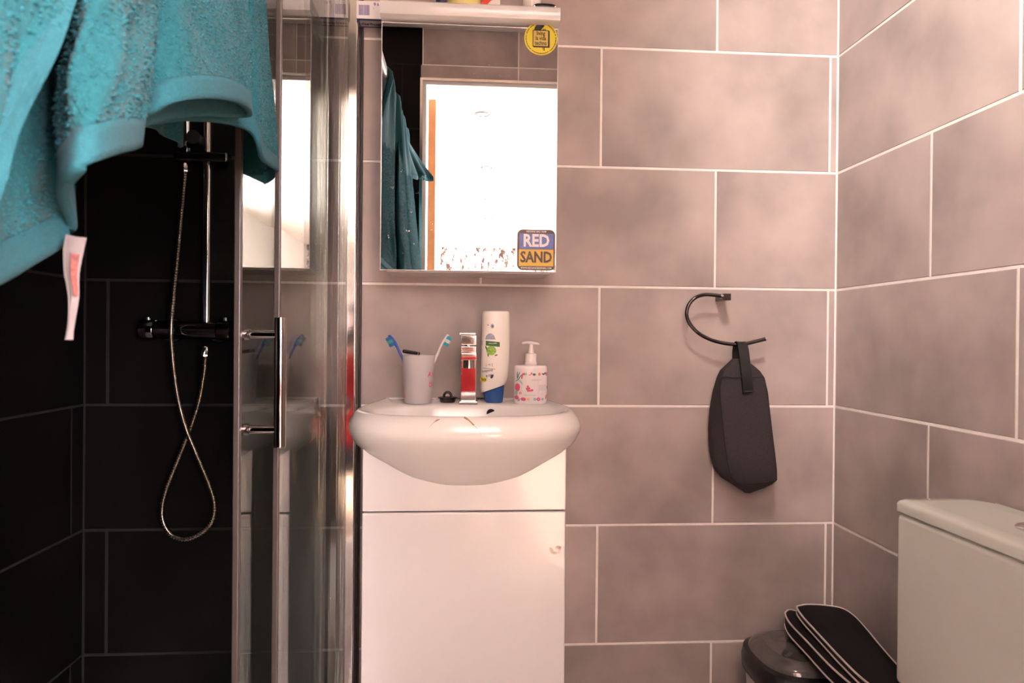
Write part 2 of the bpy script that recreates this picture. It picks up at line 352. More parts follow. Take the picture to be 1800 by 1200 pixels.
# ------------------------------------------------------------------ shower mixer set on the back wall
SY = -.062
sh = thing('shower_mixer', 'chrome bar shower mixer with riser rail and flexible hose on black tiles', 'shower', (-.64, SY, .9))
def sp(px, py, Y=SY): return tuple(atY(px, py, Y))
CHR2 = mat('shower_chrome', (.55, .52, .50), .09, 1.0, bump=.01, bscale=200)
zb = sp(330, 580)[2]
MB().tube([(x, SY, zb) for x in (-.715, -.713, -.575, -.573)], .021, 24, [.019, .021, .021, .019]).build('valve_body', DCHROME, sh)
for x0, x1, s in ((-.715, -.748, 1), (-.573, -.541, 1)):
    kb = MB().tube([(x0+(x1-x0)*q, SY, zb) for q in (0, .08, .9, 1)], .02, 18, [.022, .0235, .0235, .019]).build('control_knob', DCHROME, sh)
    MB().box((x0+x1)/2-.004, (x0+x1)/2+.004, SY-.006, SY+.006, zb+.020, zb+.030, .002).build('lever', CHR2, kb)
for x in (-.70, -.59):
    MB().tube([(x, SY, zb), (x, -.012, zb), (x, -.011, zb), (x, -.001, zb)], .012, 16, [.012, .012, .028, .030]).build('wall_union', DCHROME, sh)
rt = sp(366, 100); rb = sp(363, 572)
MB().tube([(rb[0], SY, zb), (rb[0], SY, rb[2]), (rb[0], SY, 1.78), (rb[0], SY+.03, 1.82), (rb[0], -.001, 1.82)], .0095, 16).build('riser_rail', CHR2, sh)
bz = sp(330, 277)[2]; bx = rb[0]
sl = MB().box(-.672, -.549, SY-.018, SY+.016, bz-.012, bz+.012, .007).build('slider_bracket', DCHROME, sh)
MB().tube([(bx-.022, SY, bz+.04), (bx-.022, SY-.03, bz+.04)], .016, 20).build('clamp_knob', BLACK, sl)
MB().lathe([(.012, -.018), (.015, 0), (.015, .016), (.010, .024)], (-.647, SY-.004, bz+.012), 18).build('handset_cup', DCHROME, sl)
hx = -.647
hs = MB().tube([(hx, SY-.004, bz+.02), (hx, SY-.004, bz+.10), (hx-.001, SY-.01, bz+.19), (hx-.002, SY-.03, bz+.24)], .010, 16).build('hand_shower', CHR2, sh)
MB().lathe([(0, .02), (.03, .018), (.048, .006), (.05, -.004), (.044, -.008), (0, -.008)], (hx-.002, SY-.045, bz+.25), 28).build('spray_head', CHR2, hs)
hp = [(326, 296), (321, 350), (314, 430), (305, 520), (301, 575), (303, 625), (312, 695), (326, 750), (346, 800), (366, 848), (377, 885), (373, 915), (355, 936), (328, 947), (303, 941), (288, 920), (285, 893), (294, 855), (312, 810), (334, 755), (350, 705), (359, 655), (361, 618)]
off = [-.004, -.006, -.01, -.03, -.04, -.036, -.03, -.026, -.02, -.012, -.008, -.006, -.006, -.006, -.006, -.006, -.002, .0, .002, .004, .004, .002, 0]
path = smooth_path([atY(a, b_, SY+o_) for (a, b_), o_ in zip(hp, off)], 40)
seg = [0.]
for a, b_ in zip(path, path[1:]): seg.append(seg[-1]+float(np.linalg.norm(b_-a)))
ns = int(seg[-1]/.0016); dense = [np.array([np.interp(q, seg, [p[k] for p in path]) for k in range(3)]) for q in np.linspace(0, seg[-1], ns)]
HOSE = mat('steel_hose', (.27, .23, .185), .25, 1.0, bump=.05, bscale=500)
hose = MB().tube(dense, .006, 10, [.0066 if (i % 4) < 2 else .0050 for i in range(ns)]).build('hose', HOSE, sh)
for p, q in ((dense[0], (0, 0, 1)), (dense[-1], (0, 0, 1))):
    MB().lathe([(.007, -.012), (.010, -.010), (.0105, .010), (.008, .013)], tuple(p), 8).build('hose_nut', CHR2, hose)

# ------------------------------------------------------------------ vanity unit and basin
VY = -.33; VX0, VX1 = -.2005, .2075
va = thing('vanity_unit', 'gloss white vanity cabinet with one door under the basin', 'cabinet', (.004, -.16, 0))
t = MB(); t.box(VX0, VX0+.016, VY+.018, -.002, .0, .80); t.box(VX1-.016, VX1, VY+.018, -.002, 0, .80); t.box(VX0+.016, VX1-.016, -.012, -.002, .08, .66); t.box(VX0+.016, VX1-.016, VY+.03, -.012, .08, .096)
t.build('carcass', GLOSSW, va, smooth=False)
MB().box(VX0, VX1, VY, VY+.017, .6525, .80, .003).build('fascia', GLOSSW, va)
vd = MB().box(VX0, VX1, VY-.002, VY+.016, .085, .6502, .0035).build('cabinet_door', GLOSSW, va)
MB().box(VX0+.016, VX1-.016, VY+.05, VY+.062, .0, .08).build('plinth', GLOSSW, va, smooth=False)
STAIN = mat('beige_stain', (.72, .64, .56), .5, var=.15, vscale=80)
t = MB()
for (px, py, a, b_, rot) in ((970, 968, .004, .008, .4), (980, 962, .006, .004, .2), (984, 966, .003, .008, -.3), (976, 972, .004, .003, 0)):
    c = atY(px, py, VY-.0022)
    t.plate([(c[0]+a*math.cos(q)*math.cos(rot)-b_*math.sin(q)*math.sin(rot), VY-.0019, c[2]+a*math.cos(q)*math.sin(rot)+b_*math.sin(q)*math.cos(rot)) for q in np.linspace(0, 2*PI, 12, endpoint=False)], (0, -1, 0), .0004)
t.build('stain', STAIN, vd, smooth=False)

ba = thing('washbasin', 'white ceramic semi-recessed washbasin with bowed front on the vanity', 'basin', (.004, -.2, .70))
BXC = .004; BY0 = -.24; BEX = 2.6
def outline(a, b_, ab, z, yb, n=96):
    pts = []; h = n//2
    for i in range(h): 
        ph = PI+PI*i/h; cx_ = math.cos(ph); sy2 = math.sin(ph)
        ex = 2/BEX
        pts.append((BXC+a*math.copysign(abs(cx_)**ex, cx_), BY0+b_*math.copysign(abs(sy2)**ex, sy2), z))
    back = smooth_path([(a, BY0, 0), (a-.002, BY0+.04, 0), (ab+.006, yb-.02, 0), (ab, yb, 0), (.5*ab, yb, 0), (-.5*ab, yb, 0), (-ab, yb, 0), (-ab-.006, yb-.02, 0), (-a+.002, BY0+.04, 0), (-a, BY0, 0)], 6)
    idx = np.linspace(0, len(back)-1, h+1)[:-1]
    for q in idx:
        k0 = int(q); f_ = q-k0; p = back[k0]*(1-f_)+back[min(k0+1, len(back)-1)]*f_
        pts.append((BXC+p[0], p[1], z))
    return pts
lv = [(.05, .05, .04, .688), (.112, .092, .08, .705), (.150, .108, .11, .720), (.183, .137, .14, .748), (.212, .158, .16, .768), (.229, .174, .17, .785), (.238, .187, .18, .802), (.2420, .193, .186, .814), (.2412, .193, .188, .824), (.2365, .189, .189, .836), (.2298, .183, .188, .8445), (.226, .178, .187, .8490), (.2215, .174, .186, .8512), (.217, .168, .184, .8512), (.212, .161, .182, .8480)]
rs = [outline(a, b_, ab, z, -.0015 if z > .80 else -.10) for a, b_, ab, z in lv]
def inner(sca, z, n=96, yc=-.262):
    pts = []
    for p in outline(.212, .218, .185, z, -.006):
        pass
    h = n//2
    for i in range(n):
        # same angular order as outline(): front half first, then the back half
        ph = PI+2*PI*i/n; c_, s_ = math.cos(ph), math.sin(ph); ex = 2/2.4
        pts.append((BXC+.200*sca*math.copysign(abs(c_)**ex, c_), yc+.120*sca*math.copysign(abs(s_)**ex, s_), z))
    return pts
rs += [inner(1.0, .8465), inner(.975, .842), inner(.94, .825), inner(.86, .79), inner(.70, .765), inner(.45, .752), inner(.12, .748)]
MB().rings(rs).build('basin_body', CERAM, ba, angle=60)
oc = (.061, -.147, .829)
MB().tube([(oc[0], oc[1]+.004, oc[2]), (oc[0], oc[1]-.0035, oc[2])], .010, 24).build('overflow_hole', BLACK, ba)
CRACK = mat('brown_crack', (.40, .27, .15), .6, var=.3, vscale=200)
def on_rim(px, py):
    """find the outer skin of the basin along the ray through this photo point"""
    best = None; d = _ray(px, py)
    for (a0, b0, _, z0), (a1, b1, _, z1) in zip(lv[6:], lv[7:]):
        for q in np.linspace(0, 1, 25):
            a = a0+(a1-a0)*q; b_ = b0+(b1-b0)*q; z = z0+(z1-z0)*q
            if abs(d[2]) < 1e-9: continue
            s_ = (z-CC[2])/d[2]; p = CC+d*s_
            e = abs(abs((p[0]-BXC)/a)**BEX+abs((p[1]-BY0)/b_)**BEX-1)
            if p[1] < BY0 and (best is None or e < best[0]): best = (e, p)
    return best[1]
def crack(pts, wid, name):
    c = [Vector(on_rim(*p)) for p in pts]; t = MB()
    t.tube(c, .001, 6, wid)
    t.build(name, CRACK, ba)
crack([(764, 741), (768, 738.5), (773, 736.5)], [.0007, .0016, .0006], 'chip')
crack([(754, 751), (759, 746), (764, 741)], [.0002, .0003, .0004], 'hairline_crack')
crack([(816, 733.5), (820, 735.5), (825, 739), (829, 743), (833, 747)], [.0018, .0022, .0012, .0012, .0017], 'chip')
crack([(833, 747), (839, 753), (846, 765)], [.0004, .0003, .0002], 'hairline_crack')

DZK = .8475   # deck height
# mixer tap
fx, fy = .0095, -.115
tp = thing('basin_tap', 'square chrome basin tap between the plug and the shampoo', 'tap', (fx, fy, DZK))
MB().box(fx-.0215, fx+.0215, fy-.028, fy+.022, DZK-.001, DZK+.008, .002).build('base_plate', CHROME, tp)
MB().box(fx-.0175, fx+.0175, fy-.020, fy+.018, DZK+.008, DZK+.133, .0015).build('tap_body', CHROME, tp)
so = MB().box(fx-.0170, fx+.0170, fy-.105, fy-.018, DZK+.104, DZK+.119, .0015).build('spout', CHROME, tp)
MB().lathe([(.0, -.013), (.0095, -.013), (.0098, -.017), (.0135, -.0175), (.0140, -.014), (.0140, .002), (0, .002)], (fx, fy-.089, DZK+.104), 28).build('aerator', SATIN, so)
lvh = MB(); lvh.box(fx-.0175, fx+.0175, fy-.020, fy+.018, DZK+.1365, DZK+.158, .001); lvh.build('handle_block', CHROME, tp)
MB().box(fx-.022, fx+.016, fy-.045, fy+.020, DZK+.158, DZK+.164, .002).build('lever', CHROME, tp)
MB().tube([(fx, fy, DZK+.13), (fx, fy, DZK+.139)], .012, 20).build('cartridge_collar', SATIN, tp)
# plug
pg = thing('basin_plug', 'black rubber basin plug lying beside the tap', 'plug', (-.039, -.085, DZK))
MB().lathe([(0, 0), (.0165, 0), (.0185, .003), (.0185, .009), (.0225, .010), (.0225, .0125), (.017, .014), (0, .0145)], (-.039, -.085, DZK), 32).build('stopper', RUBBER, pg)
MB().tube([(-.039+.0085*math.cos(q), -.085, DZK+.0145+.0095*math.sin(q)) for q in np.linspace(0, PI, 16)], .0032, 10).build('loop', RUBBER, pg)
# tumbler with its brushes
tx, ty = -.1065, -.108
tb = thing('toothbrush_tumbler', 'frosted plastic tumbler with pink letters on the left of the basin', 'tumbler', (tx, ty, DZK))
FROST = frosted_mat('frosted_plastic', (.90, .87, .87), .60)
MB().lathe([(0, .001), (.0305, .001), (.0318, .004), (.0385, .112), (.0370, .112), (.0300, .006), (0, .0045)], (tx, ty, DZK), 48, cap0=False, cap1=False).build('cup', FROST, tb)
PINK = mat('pink_print', (.85, .10, .25), .5, var=.05)
def on_cup(p, dz, r0=.0319, r1=.0386):
    h = (p.z-DZK)/.112; r = r0+(r1-r0)*h+.0003+dz*.5
    a = (p.x-tx)/r; a = max(-1.5, min(1.5, a))
    return Vector((tx+r*math.sin(a), ty-r*math.cos(a), p.z))
text('pink_letters', 'A I', .016, PINK, tb, (tx+.0355, ty-.03, DZK+.068), bold=.03, conform=on_cup)
text('pink_letters', 'D', .015, PINK, tb, (tx+.035, ty-.03, DZK+.044), bold=.03, conform=on_cup)
text('pink_letters', 'R', .013, PINK, tb, (tx-.042, ty-.03, DZK+.038), bold=.03, conform=on_cup)
text('pink_letters', 'U', .013, PINK, tb, (tx-.038, ty-.03, DZK+.018), bold=.03, conform=on_cup)
def brush(label, base, tip, m1, m2, m3, bside):
    b0, t0 = Vector(base), Vector(tip); ax_ = (t0-b0).normalized(); L = (t0-b0).length
    side = Vector(bside); side = (side-ax_*side.dot(ax_)).normalized()
    e = thing('toothbrush', label, 'toothbrush', base, 'toothbrushes in the tumbler')
    qs = [0, .05, .3, .55, .72, .80, .84, .88, .95, 1.0]; rr = [.003, .0045, .0052, .005, .0032, .0030, .0045, .0062, .006, .003]
    hd_ = MB(); rs_ = []
    b2 = ax_.cross(side)
    for q, r in zip(qs, rr):
        c = b0+ax_*L*q + side*(-.003*math.sin(max(0, q-.7)/.3*PI))
        th = .0030 if q > .82 else r*.9
        rs_.append([c+b2*r*math.cos(2*PI*i/14)+side*th*math.sin(2*PI*i/14) for i in range(14)])
    hd_.rings(rs_).build('brush_handle', m1, e)
    for g, m_ in ((0, m2), (1, m3), (2, m2)):
        t_ = MB()
        for k in range(3):
            for j in (-1, 0, 1):
                c = b0+ax_*(L-.004-.0026*(g*3+k))+b2*.0032*j+side*.001
                t_.tube([c, c+side*(.0105+.001*((g+k) % 2))], .0012, 6)
        t_.build('bristles', m_, e)
    return e
BLUE = mat('blue_plastic', (.03, .08, .42), .3, var=.1); CYAN = mat('cyan_bristle', (.03, .45, .62), .6, var=.1); WBR = mat('white_bristle', (.8, .8, .78), .6, var=.03); GRB = mat('green_bristle', (.06, .35, .30), .6, var=.1); DBL = mat('deep_blue_bristle', (.02, .16, .40), .6, var=.1)
brush('dark blue toothbrush leaning left out of the tumbler', (tx+.020, ty-.004, DZK+.008), tuple(atY(684, 589, -.112)), BLUE, DBL, GRB, (-.6, -.6, -.5))
brush('white toothbrush with cyan bristles leaning right out of the tumbler', (tx-.012, ty+.008, DZK+.008), tuple(atY(788, 588, -.105)), WHITEP, CYAN, WBR, (.8, -.3, -.5))
rz = thing('makeup_pencil', 'short black cosmetic tube resting across the tumbler rim', 'cosmetic tube', (tx-.01, ty, DZK+.1))
q0, q1 = Vector(atY(709, 617, -.125)), Vector(atY(737, 621.5, -.10)); dq = (q1-q0).normalized(); lq = (q1-q0).length
MB().tube([q0+dq*lq*q for q in (0, .03, .85)], .004, 16, [.0035, .0042, .0042]).build('barrel', BLACK, rz)
MB().tube([q0+dq*lq*q for q in (.85, .90)], .0043, 16).build('silver_band', CHROME, rz)
MB().tube([q0+dq*lq*q for q in (.90, .98, 1.0)], .0042, 16, [.0042, .0042, .0034]).build('tube_cap', BLACK, rz)

# shampoo bottle standing on its cap
hx0, hy0 = .0705, -.085
sb = thing('shampoo_bottle', 'cream shampoo bottle standing upside down on a blue cap', 'bottle', (hx0, hy0, DZK))
CREAM = mat('cream_plastic', (.84, .80, .73), .28, var=.015, coat=.2)
CAPB = mat('blue_cap', (.012, .075, .28), .2, var=.06, coat=.3)
def oval(cx_, cy_, a, b_, z, n=40, e=2.5, tilt=0.):
    r = []
    for i in range(n):
        q = 2*PI*i/n; c_, s_ = math.cos(q), math.sin(q)
        x = a*math.copysign(abs(c_)**(2/e), c_); y = b_*math.copysign(abs(s_)**(2/e), s_)
        r.append((cx_+x, cy_+y, z+tilt*x))
    return r
cx0, cx1 = .044, .0945
MB().rings([oval(.0705, hy0, .019, .014, DZK), oval(.0702, hy0, .0215, .0165, DZK+.003), oval(.0688, hy0, .0255, .019, DZK+.032, tilt=.35), oval(.0688, hy0, .0235, .017, DZK+.033, tilt=.35)]).build('cap', CAPB, sb)
prof = [(.033, .0405, .0945, .017), (.034, .0395, .0955, .019), (.043, .0388, .100, .0205), (.060, .0385, .1035, .0215), (.095, .0388, .1055, .022), (.13, .0393, .1065, .0218), (.17, .0400, .1065, .021), (.200, .0405, .1058, .019), (.212, .041, .1052, .018), (.2155, .043, .1035, .016), (.2165, .047, .100, .012)]
MB().rings([oval((a+b_)/2, hy0, (b_-a)/2, d_, DZK+h, e=2.6, tilt=.35*max(0, (.075-h)/.042) if h < .075 else 0) for h, a, b_, d_ in prof]).build('bottle_body', CREAM, sb)
def on_bottle(p, dz):
    h = p.z-DZK
    hs_ = [q[0] for q in prof]; a = np.interp(h, hs_, [q[1] for q in prof]); b_ = np.interp(h, hs_, [q[2] for q in prof]); d_ = np.interp(h, hs_, [q[3] for q in prof])
    u = max(-.98, min(.98, (p.x-(a+b_)/2)/((b_-a)/2))); y = d_*(1-abs(u)**2.6)**(1/2.6)
    return Vector((p.x, hy0-y-.0008-max(0, dz), p.z))
def decal(name, m, parent, poly, conf, n=None):
    """thin printed patch wrapped on a curved surface; poly = outline in (x, z), fanned and subdivided"""
    bm = bmesh.new(); vs_ = [bm.verts.new((x, 0, z)) for x, z in poly]; bm.faces.new(vs_)
    bmesh.ops.triangulate(bm, faces=bm.faces[:])
    bmesh.ops.subdivide_edges(bm, edges=bm.edges[:], cuts=3, use_grid_fill=True)
    for q in bm.verts: q.co = conf(Vector(q.co), 0)
    me = bpy.data.meshes.new(name); bm.to_mesh(me); bm.free()
    return link(name, me, m, parent, smooth=False)
def disc(cx_, cz_, a, b_, n=20, rot=0.): return [(cx_+a*math.cos(q)*math.cos(rot)-b_*math.sin(q)*math.sin(rot), cz_+a*math.cos(q)*math.sin(rot)+b_*math.sin(q)*math.cos(rot)) for q in np.linspace(0, 2*PI, n, endpoint=False)]
def px2(px, py, Y=-.105): p = atY(px, py, Y); return p[0], p[2]
DGREEN = mat('dark_green_print', (.03, .14, .03), .5, var=.1); LGREEN = mat('apple_green_print', (.26, .50, .06), .5, var=.35, vscale=300); INK = mat('navy_print', (.03, .04, .09), .5, var=.1); YEL = mat('yellow_print', (.85, .72, .03), .5, var=.03); GREYP = mat('grey_blue_print', (.32, .36, .45), .5, var=.4, vscale=500); PALEG = mat('pale_print', (.72, .69, .62), .5, var=.05)
decal('green_band', DGREEN, sb, [px2(847.5, 598), px2(878.5, 601), px2(878.5, 609.5), px2(847.5, 606.5)], on_bottle)
c_ = px2(863.5, 616); decal('apple_print', LGREEN, sb, disc(c_[0], c_[1], .0115, .011), on_bottle)
for (px, py, a, b_, r) in ((872, 624, .004, .0014, .3), (858, 624, .0014, .004, .2), (855, 612, .0018, .006, .4)):
    c_ = px2(px, py); decal('leaf_print', DGREEN, sb, disc(c_[0], c_[1], a, b_, 12, r), on_bottle)
c_ = px2(862, 592); decal('splash_print', GREYP, sb, [(c_[0]-.012, c_[1]-.006), (c_[0]+.012, c_[1]-.006), (c_[0]+.009, c_[1]+.003), (c_[0]+.003, c_[1]+.008), (c_[0]-.004, c_[1]+.008), (c_[0]-.010, c_[1]+.002)], on_bottle)
c_ = px2(865.5, 573); decal('round_mark', GREYP, sb, disc(c_[0], c_[1], .004, .0055), on_bottle); decal('round_mark_core', INK, sb, disc(c_[0], c_[1], .0016, .002, 10), lambda p, d: on_bottle(p, .0003))
c_ = px2(858, 571); decal('dot_mark', INK, sb, disc(c_[0], c_[1], .0012, .0016, 8), on_bottle)
c_ = px2(849, 667); decal('yellow_patch', YEL, sb, disc(c_[0]+.001, c_[1], .008, .0062), on_bottle)
UPS = dict(right=(-1, 0, 0), up=(0, 0, -1), conform=on_bottle)
def bt(body, size, m, px, py, sx=1., bold=0., tilt=0.):
    c_ = px2(px, py); up = Vector((math.sin(tilt), 0, -math.cos(tilt)))
    return text('printed_text', body, size, m, sb, (c_[0], hy0-.05, c_[1]), right=(-math.cos(tilt), 0, -math.sin(tilt)), up=up, bold=bold, sx=sx, conform=on_bottle)
def on_b2(p, dz): q = on_bottle(p, dz); q.y -= .0006; return q
bt('head &', .0085, INK, 861, 660, .8, .01, .18); bt('shoulders', .0085, INK, 857, 652, .75, .01, .18)
bt('2 in 1', .0085, DGREEN, 860, 641, .9); 
c_ = px2(850, 667); text('printed_text', 'XXL', .008, INK, sb, (c_[0], 0, c_[1]), right=(-1, 0, 0), up=(0, 0, -1), bold=.03, sx=.8, conform=on_b2)
c_ = px2(866, 603.5); text('printed_text', 'apple fresh', .0042, WHITEP, sb, (c_[0], 0, c_[1]), right=(-1, 0, 0), up=(0, 0, -1), conform=on_b2)
decal('line_print', INK, sb, [px2(849, 646.4), px2(871, 648.4), px2(871, 649.0), px2(849, 647.0)], on_bottle)
c_ = px2(864.5, 661.5); decal('logo_print', INK, sb, disc(c_[0], c_[1], .0032, .005, 14, -.4), on_bottle)

# soap dispenser
sx0, sy0 = .1545, -.108
sd = thing('soap_dispenser', 'white pump soap bottle with pink berry print at the right of the basin', 'soap dispenser', (sx0, sy0, DZK))
PWHITE = mat('pinkish_white_plastic', (.84, .77, .76), .25, var=.015, coat=.3)
SA, SB = .0392, .024
MB().rings([oval(sx0, sy0, .036, .021, DZK, e=2.3), oval(sx0, sy0, .039, .0235, DZK+.004, e=2.3), oval(sx0, sy0, SA, SB, DZK+.012, e=2.3), oval(sx0, sy0, SA, SB, DZK+.082, e=2.3), oval(sx0, sy0, .0385, .0235, DZK+.0865, e=2.3), oval(sx0, sy0, .036, .021, DZK+.0895, e=2.3), oval(sx0, sy0, .016, .014, DZK+.091, e=2)]).build('bottle_body', PWHITE, sd)
MB().lathe([(.0145, .088), (.0150, .090), (.0150, .0975), (.0140, .098), (.0140, .100), (.0138, .1005), (.0138, .1155), (.0128, .117), (.0075, .118)], (sx0, sy0, DZK), 32).build('collar', PWHITE, sd)
MB().lathe([(.0075, .117), (.0062, .125), (.0050, .135), (.0052, .139)], (sx0+.001, sy0, DZK), 24).build('pump_stem', PWHITE, sd)
nz = MB(); rs_ = []
for q, zc, hw, hh in ((.019, .139, .004, .002), (.016, .1405, .0065, .0032), (.0, .142, .008, .0042), (-.010, .1425, .006, .0036), (-.019, .1415, .004, .003), (-.0215, .1405, .0035, .0026)):
    rs_.append([(sx0+.001+q, sy0+hw*math.cos(2*PI*i/16), DZK+zc+hh*math.sin(2*PI*i/16)) for i in range(16)])
nzl = nz.rings(rs_).build('pump_nozzle', PWHITE, sd)
PK = mat('raspberry_print', (.78, .10, .20), .45, var=.2, vscale=300); RD = mat('coral_print', (.80, .22, .16), .45, var=.15, vscale=300); TL = mat('mint_print', (.30, .56, .50), .45, var=.15, vscale=300); DG = mat('forest_print', (.06, .18, .16), .45, var=.1); PALP = mat('label_panel', (.83, .74, .72), .4, var=.01); GYT = mat('grey_text', (.45, .42, .42), .5, var=.1); ORG = mat('apricot_print', (.85, .42, .26), .45, var=.1)
MB().tube([(sx0-.0215, sy0, DZK+.1405), (sx0-.0208, sy0, DZK+.1407)], .003, 12).build('nozzle_tip', PK, nzl)
def on_soap(p, dz):
    u = max(-.985, min(.985, (p.x-sx0)/SA)); y = SB*(1-abs(u)**2.3)**(1/2.3)
    return Vector((p.x, sy0-y-.0003-max(0, dz), p.z))
def on_soap2(p, dz): q = on_soap(p, dz); q.y -= .0003; return q
def sdot(m, zx, zy, a, b_, rot=0., n=14, conf=on_soap2):   # zx, zy: place on the label in hundredths of width / height seen from the front
    cx_ = sx0-.0385+.077*zx/100; cz_ = DZK+.0865*(1-zy/100); decal('berry_print', m, sd, disc(cx_, cz_, a, b_, n, rot), conf)
decal('label_panel', PALP, sd, [(sx0-.019, DZK+.016), (sx0+.036, DZK+.016), (sx0+.036, DZK+.064), (sx0-.019, DZK+.064)], on_soap)
for a in [(PK, 9, 55, .0055, .0095), (DG, 12, 22, .001, .009, -.3), (DG, 8, 22, .001, .009), (DG, 15, 28, .001, .008, -.6), (TL, 18, 40, .0016, .008, .7), (DG, 10, 34, .001, .006, -.8), (PK, 22, 25, .0018, .007, -.15), (PK, 27, 19, .0035, .0028), (TL, 33, 19, .0025, .0035), (RD, 45, 21, .004, .0012, .2), (PK, 50, 17, .002, .0025), (DG, 58, 20, .0038, .0028), (RD, 74, 19, .0032, .0035), (DG, 86, 19, .0035, .002, -.4), (DG, 92, 17, .0035, .002, .6), (PK, 97, 19, .0025, .004), (RD, 17, 70, .003, .003), (TL, 6, 70, .003, .006), (PK, 7, 82, .0045, .005, .4), (GREYP, 13, 88, .0025, .004, -.6), (PK, 26, 86, .0062, .0042, -.2), (ORG, 41, 86, .0038, .0034), (TL, 61, 86, .0042, .0035), (PK, 72, 86, .0042, .0045), (TL, 84, 86, .0034, .003, .5), (RD, 96, 80, .0022, .006, -.3), (DG, 99, 55, .0012, .004)]:
    sdot(*a)
sdot(PWHITE, 72, 86, .0014, .0014, 0, 8, lambda p, d: on_soap(p, .0007)); sdot(YEL, 17, 70, .001, .001, 0, 8, lambda p, d: on_soap(p, .0007))
for (a, b_) in ((39, 52), (37, 58), (43, 57), (40, 63), (46, 63), (52, 62)): sdot(PK, a, b_, .0026, .0026, conf=lambda p, d: on_soap(p, .0005))
def st(body, size, zx, zy, sx=1.): text('printed_text', body, size, GYT, sd, (sx0-.0385+.077*zx/100, 0, DZK+.0865*(1-zy/100)), sx=sx, conform=lambda p, d: on_soap(p, .0006))
st('LEGAST', .0055, 66, 35, 1.2); st('frutos del bosque', .0045, 45, 75, .9)
for k_ in range(5): decal('text_line', GYT, sd, [(sx0+.0165, DZK+.0445-.0027*k_), (sx0+.034, DZK+.0445-.0027*k_), (sx0+.034, DZK+.0437-.0027*k_), (sx0+.0165, DZK+.0437-.0027*k_)], on_soap2)

# ------------------------------------------------------------------ mirror cabinet
MY = -.135; MX0, MX1, MZ0, MZ1 = -.1915, .2075, 1.1535, 1.711
mc = thing('mirror_cabinet', 'wall cabinet with a mirror door and white cornice above the basin', 'mirror cabinet', (.008, 0, MZ0))
t = MB(); t.box(MX0+.012, MX1-.012, MY+.016, -.0005, MZ0-.004, MZ0+.010, .001); t.box(MX0+.004, MX0+.018, MY+.012, -.0005, MZ0+.008, 1.722); t.box(MX1-.018, MX1-.004, MY+.012, -.0005, MZ0+.008, 1.722); t.box(MX0+.018, MX1-.018, -.012, -.0005, MZ0+.01, 1.722)
t.build('carcass', GLOSSW, mc, smooth=False)
md = MB().box(MX0, MX1, MY, MY+.004, MZ0, MZ1).build('mirror_door', MIRROR, mc, smooth=False)
t = MB(); e_ = .0016
t.box(MX0-e_, MX0, MY-.0008, MY+.010, MZ0-e_, MZ1+e_); t.box(MX1, MX1+e_, MY-.0008, MY+.010, MZ0-e_, MZ1+e_); t.box(MX0, MX1, MY-.0008, MY+.010, MZ0-e_, MZ0); t.box(MX0, MX1, MY-.0008, MY+.010, MZ1, MZ1+e_)
t.box(MX0, MX1, MY+.0042, MY+.012, MZ0, MZ1)
t.build('door_edge', GLOSSW, md, smooth=False)
prof_c = [(-.001, 1.752), (-.156, 1.752), (-.160, 1.748), (-.160, 1.728), (-.1575, 1.722), (-.151, 1.719), (-.001, 1.719)]
MB().rings([[(x, y, z) for y, z in prof_c] for x in (MX0-.003, MX1+.003)]).build('cornice', GLOSSW, mc, angle=30)
# dried toothpaste splashes on the mirror
SPL = mat('dried_splash', (.70, .66, .64), .8, var=.05); t = MB()
spots = [(690, 330, 2), (715, 405, 2.5), (683, 415, 2), (722, 372, 1), (742, 310, 1), (758, 392, 1.4), (759, 402, 1.2), (764, 450, 1), (748, 455, 1), (727, 428, 1.2), (708, 445, 1), (835, 128, 1.3), (853, 125, 1.2), (841, 135, 1), (860, 113, 1), (880, 132, 1), (895, 133, .9), (706, 300, 1), (735, 340, .9), (770, 420, 1)]
for px, py, r in spots:
    c = atY(px, py, MY)
    for k_ in range(3):
        cx_, cz_ = c[0]+random.gauss(0, .0012*r), c[2]+random.gauss(0, .0012*r); a = .0007*r*random.uniform(.6, 1.1)
        t.plate([(cx_+a*math.cos(q), MY-.0001, cz_+a*1.2*math.sin(q)) for q in np.linspace(0, 2*PI, 8, endpoint=False)], (0, -1, 0), .0003)
t.build('splash_marks', SPL, md, smooth=False)['kind'] = 'stuff'
# round sticker
SYEL = mat('sticker_yellow', (.75, .62, .02), .35, var=.03); SBLK = mat('sticker_black', (.012, .010, .008), .4, var=.1)
SY1 = MY-.0009; scx, scz, sr = .1690, 1.6885, .0385
def flat(poly, y, th=.0003): return MB().plate([(x, y, z) for x, z in poly], (0, -1, 0), th)
st1 = flat(disc(scx, scz, sr, sr, 64), SY1).build('round_sticker', SYEL, mc, smooth=False); st1['label'] = 'round yellow sticker with black record sleeve emblem'
y2 = SY1-.0003
t = MB()
k_ = 0
while k_ < 94:
    ln = random.choice((1, 2, 2, 3)); a0, a1 = 2*PI*k_/94, 2*PI*(k_+ln*.86)/94; k_ += ln
    if ln == 1 and random.random() < .35: continue
    if abs(a0-1.5*PI) < .10: continue
    pts = [(scx+.0352*math.cos(a), y2, scz+.0352*math.sin(a)) for a in np.linspace(a0, a1, 4)]+[(scx+.0336*math.cos(a), y2, scz+.0336*math.sin(a)) for a in np.linspace(a1, a0, 4)]
    t.plate(pts, (0, -1, 0), .0002)
t.build('ring_lettering', SBLK, st1, smooth=False)
t = MB(); fx_, fz_ = scx-.001, scz
bw, bh = .0182, .0190
t.plate([(fx_-bw, y2, fz_-bh), (fx_-bw+.003, y2, fz_-bh-.002), (fx_+bw+.003, y2, fz_-bh-.002), (fx_+bw+.003, y2, fz_+bh-.002), (fx_+bw, y2, fz_+bh), (fx_-bw, y2, fz_+bh)], (0, -1, 0), .0002)
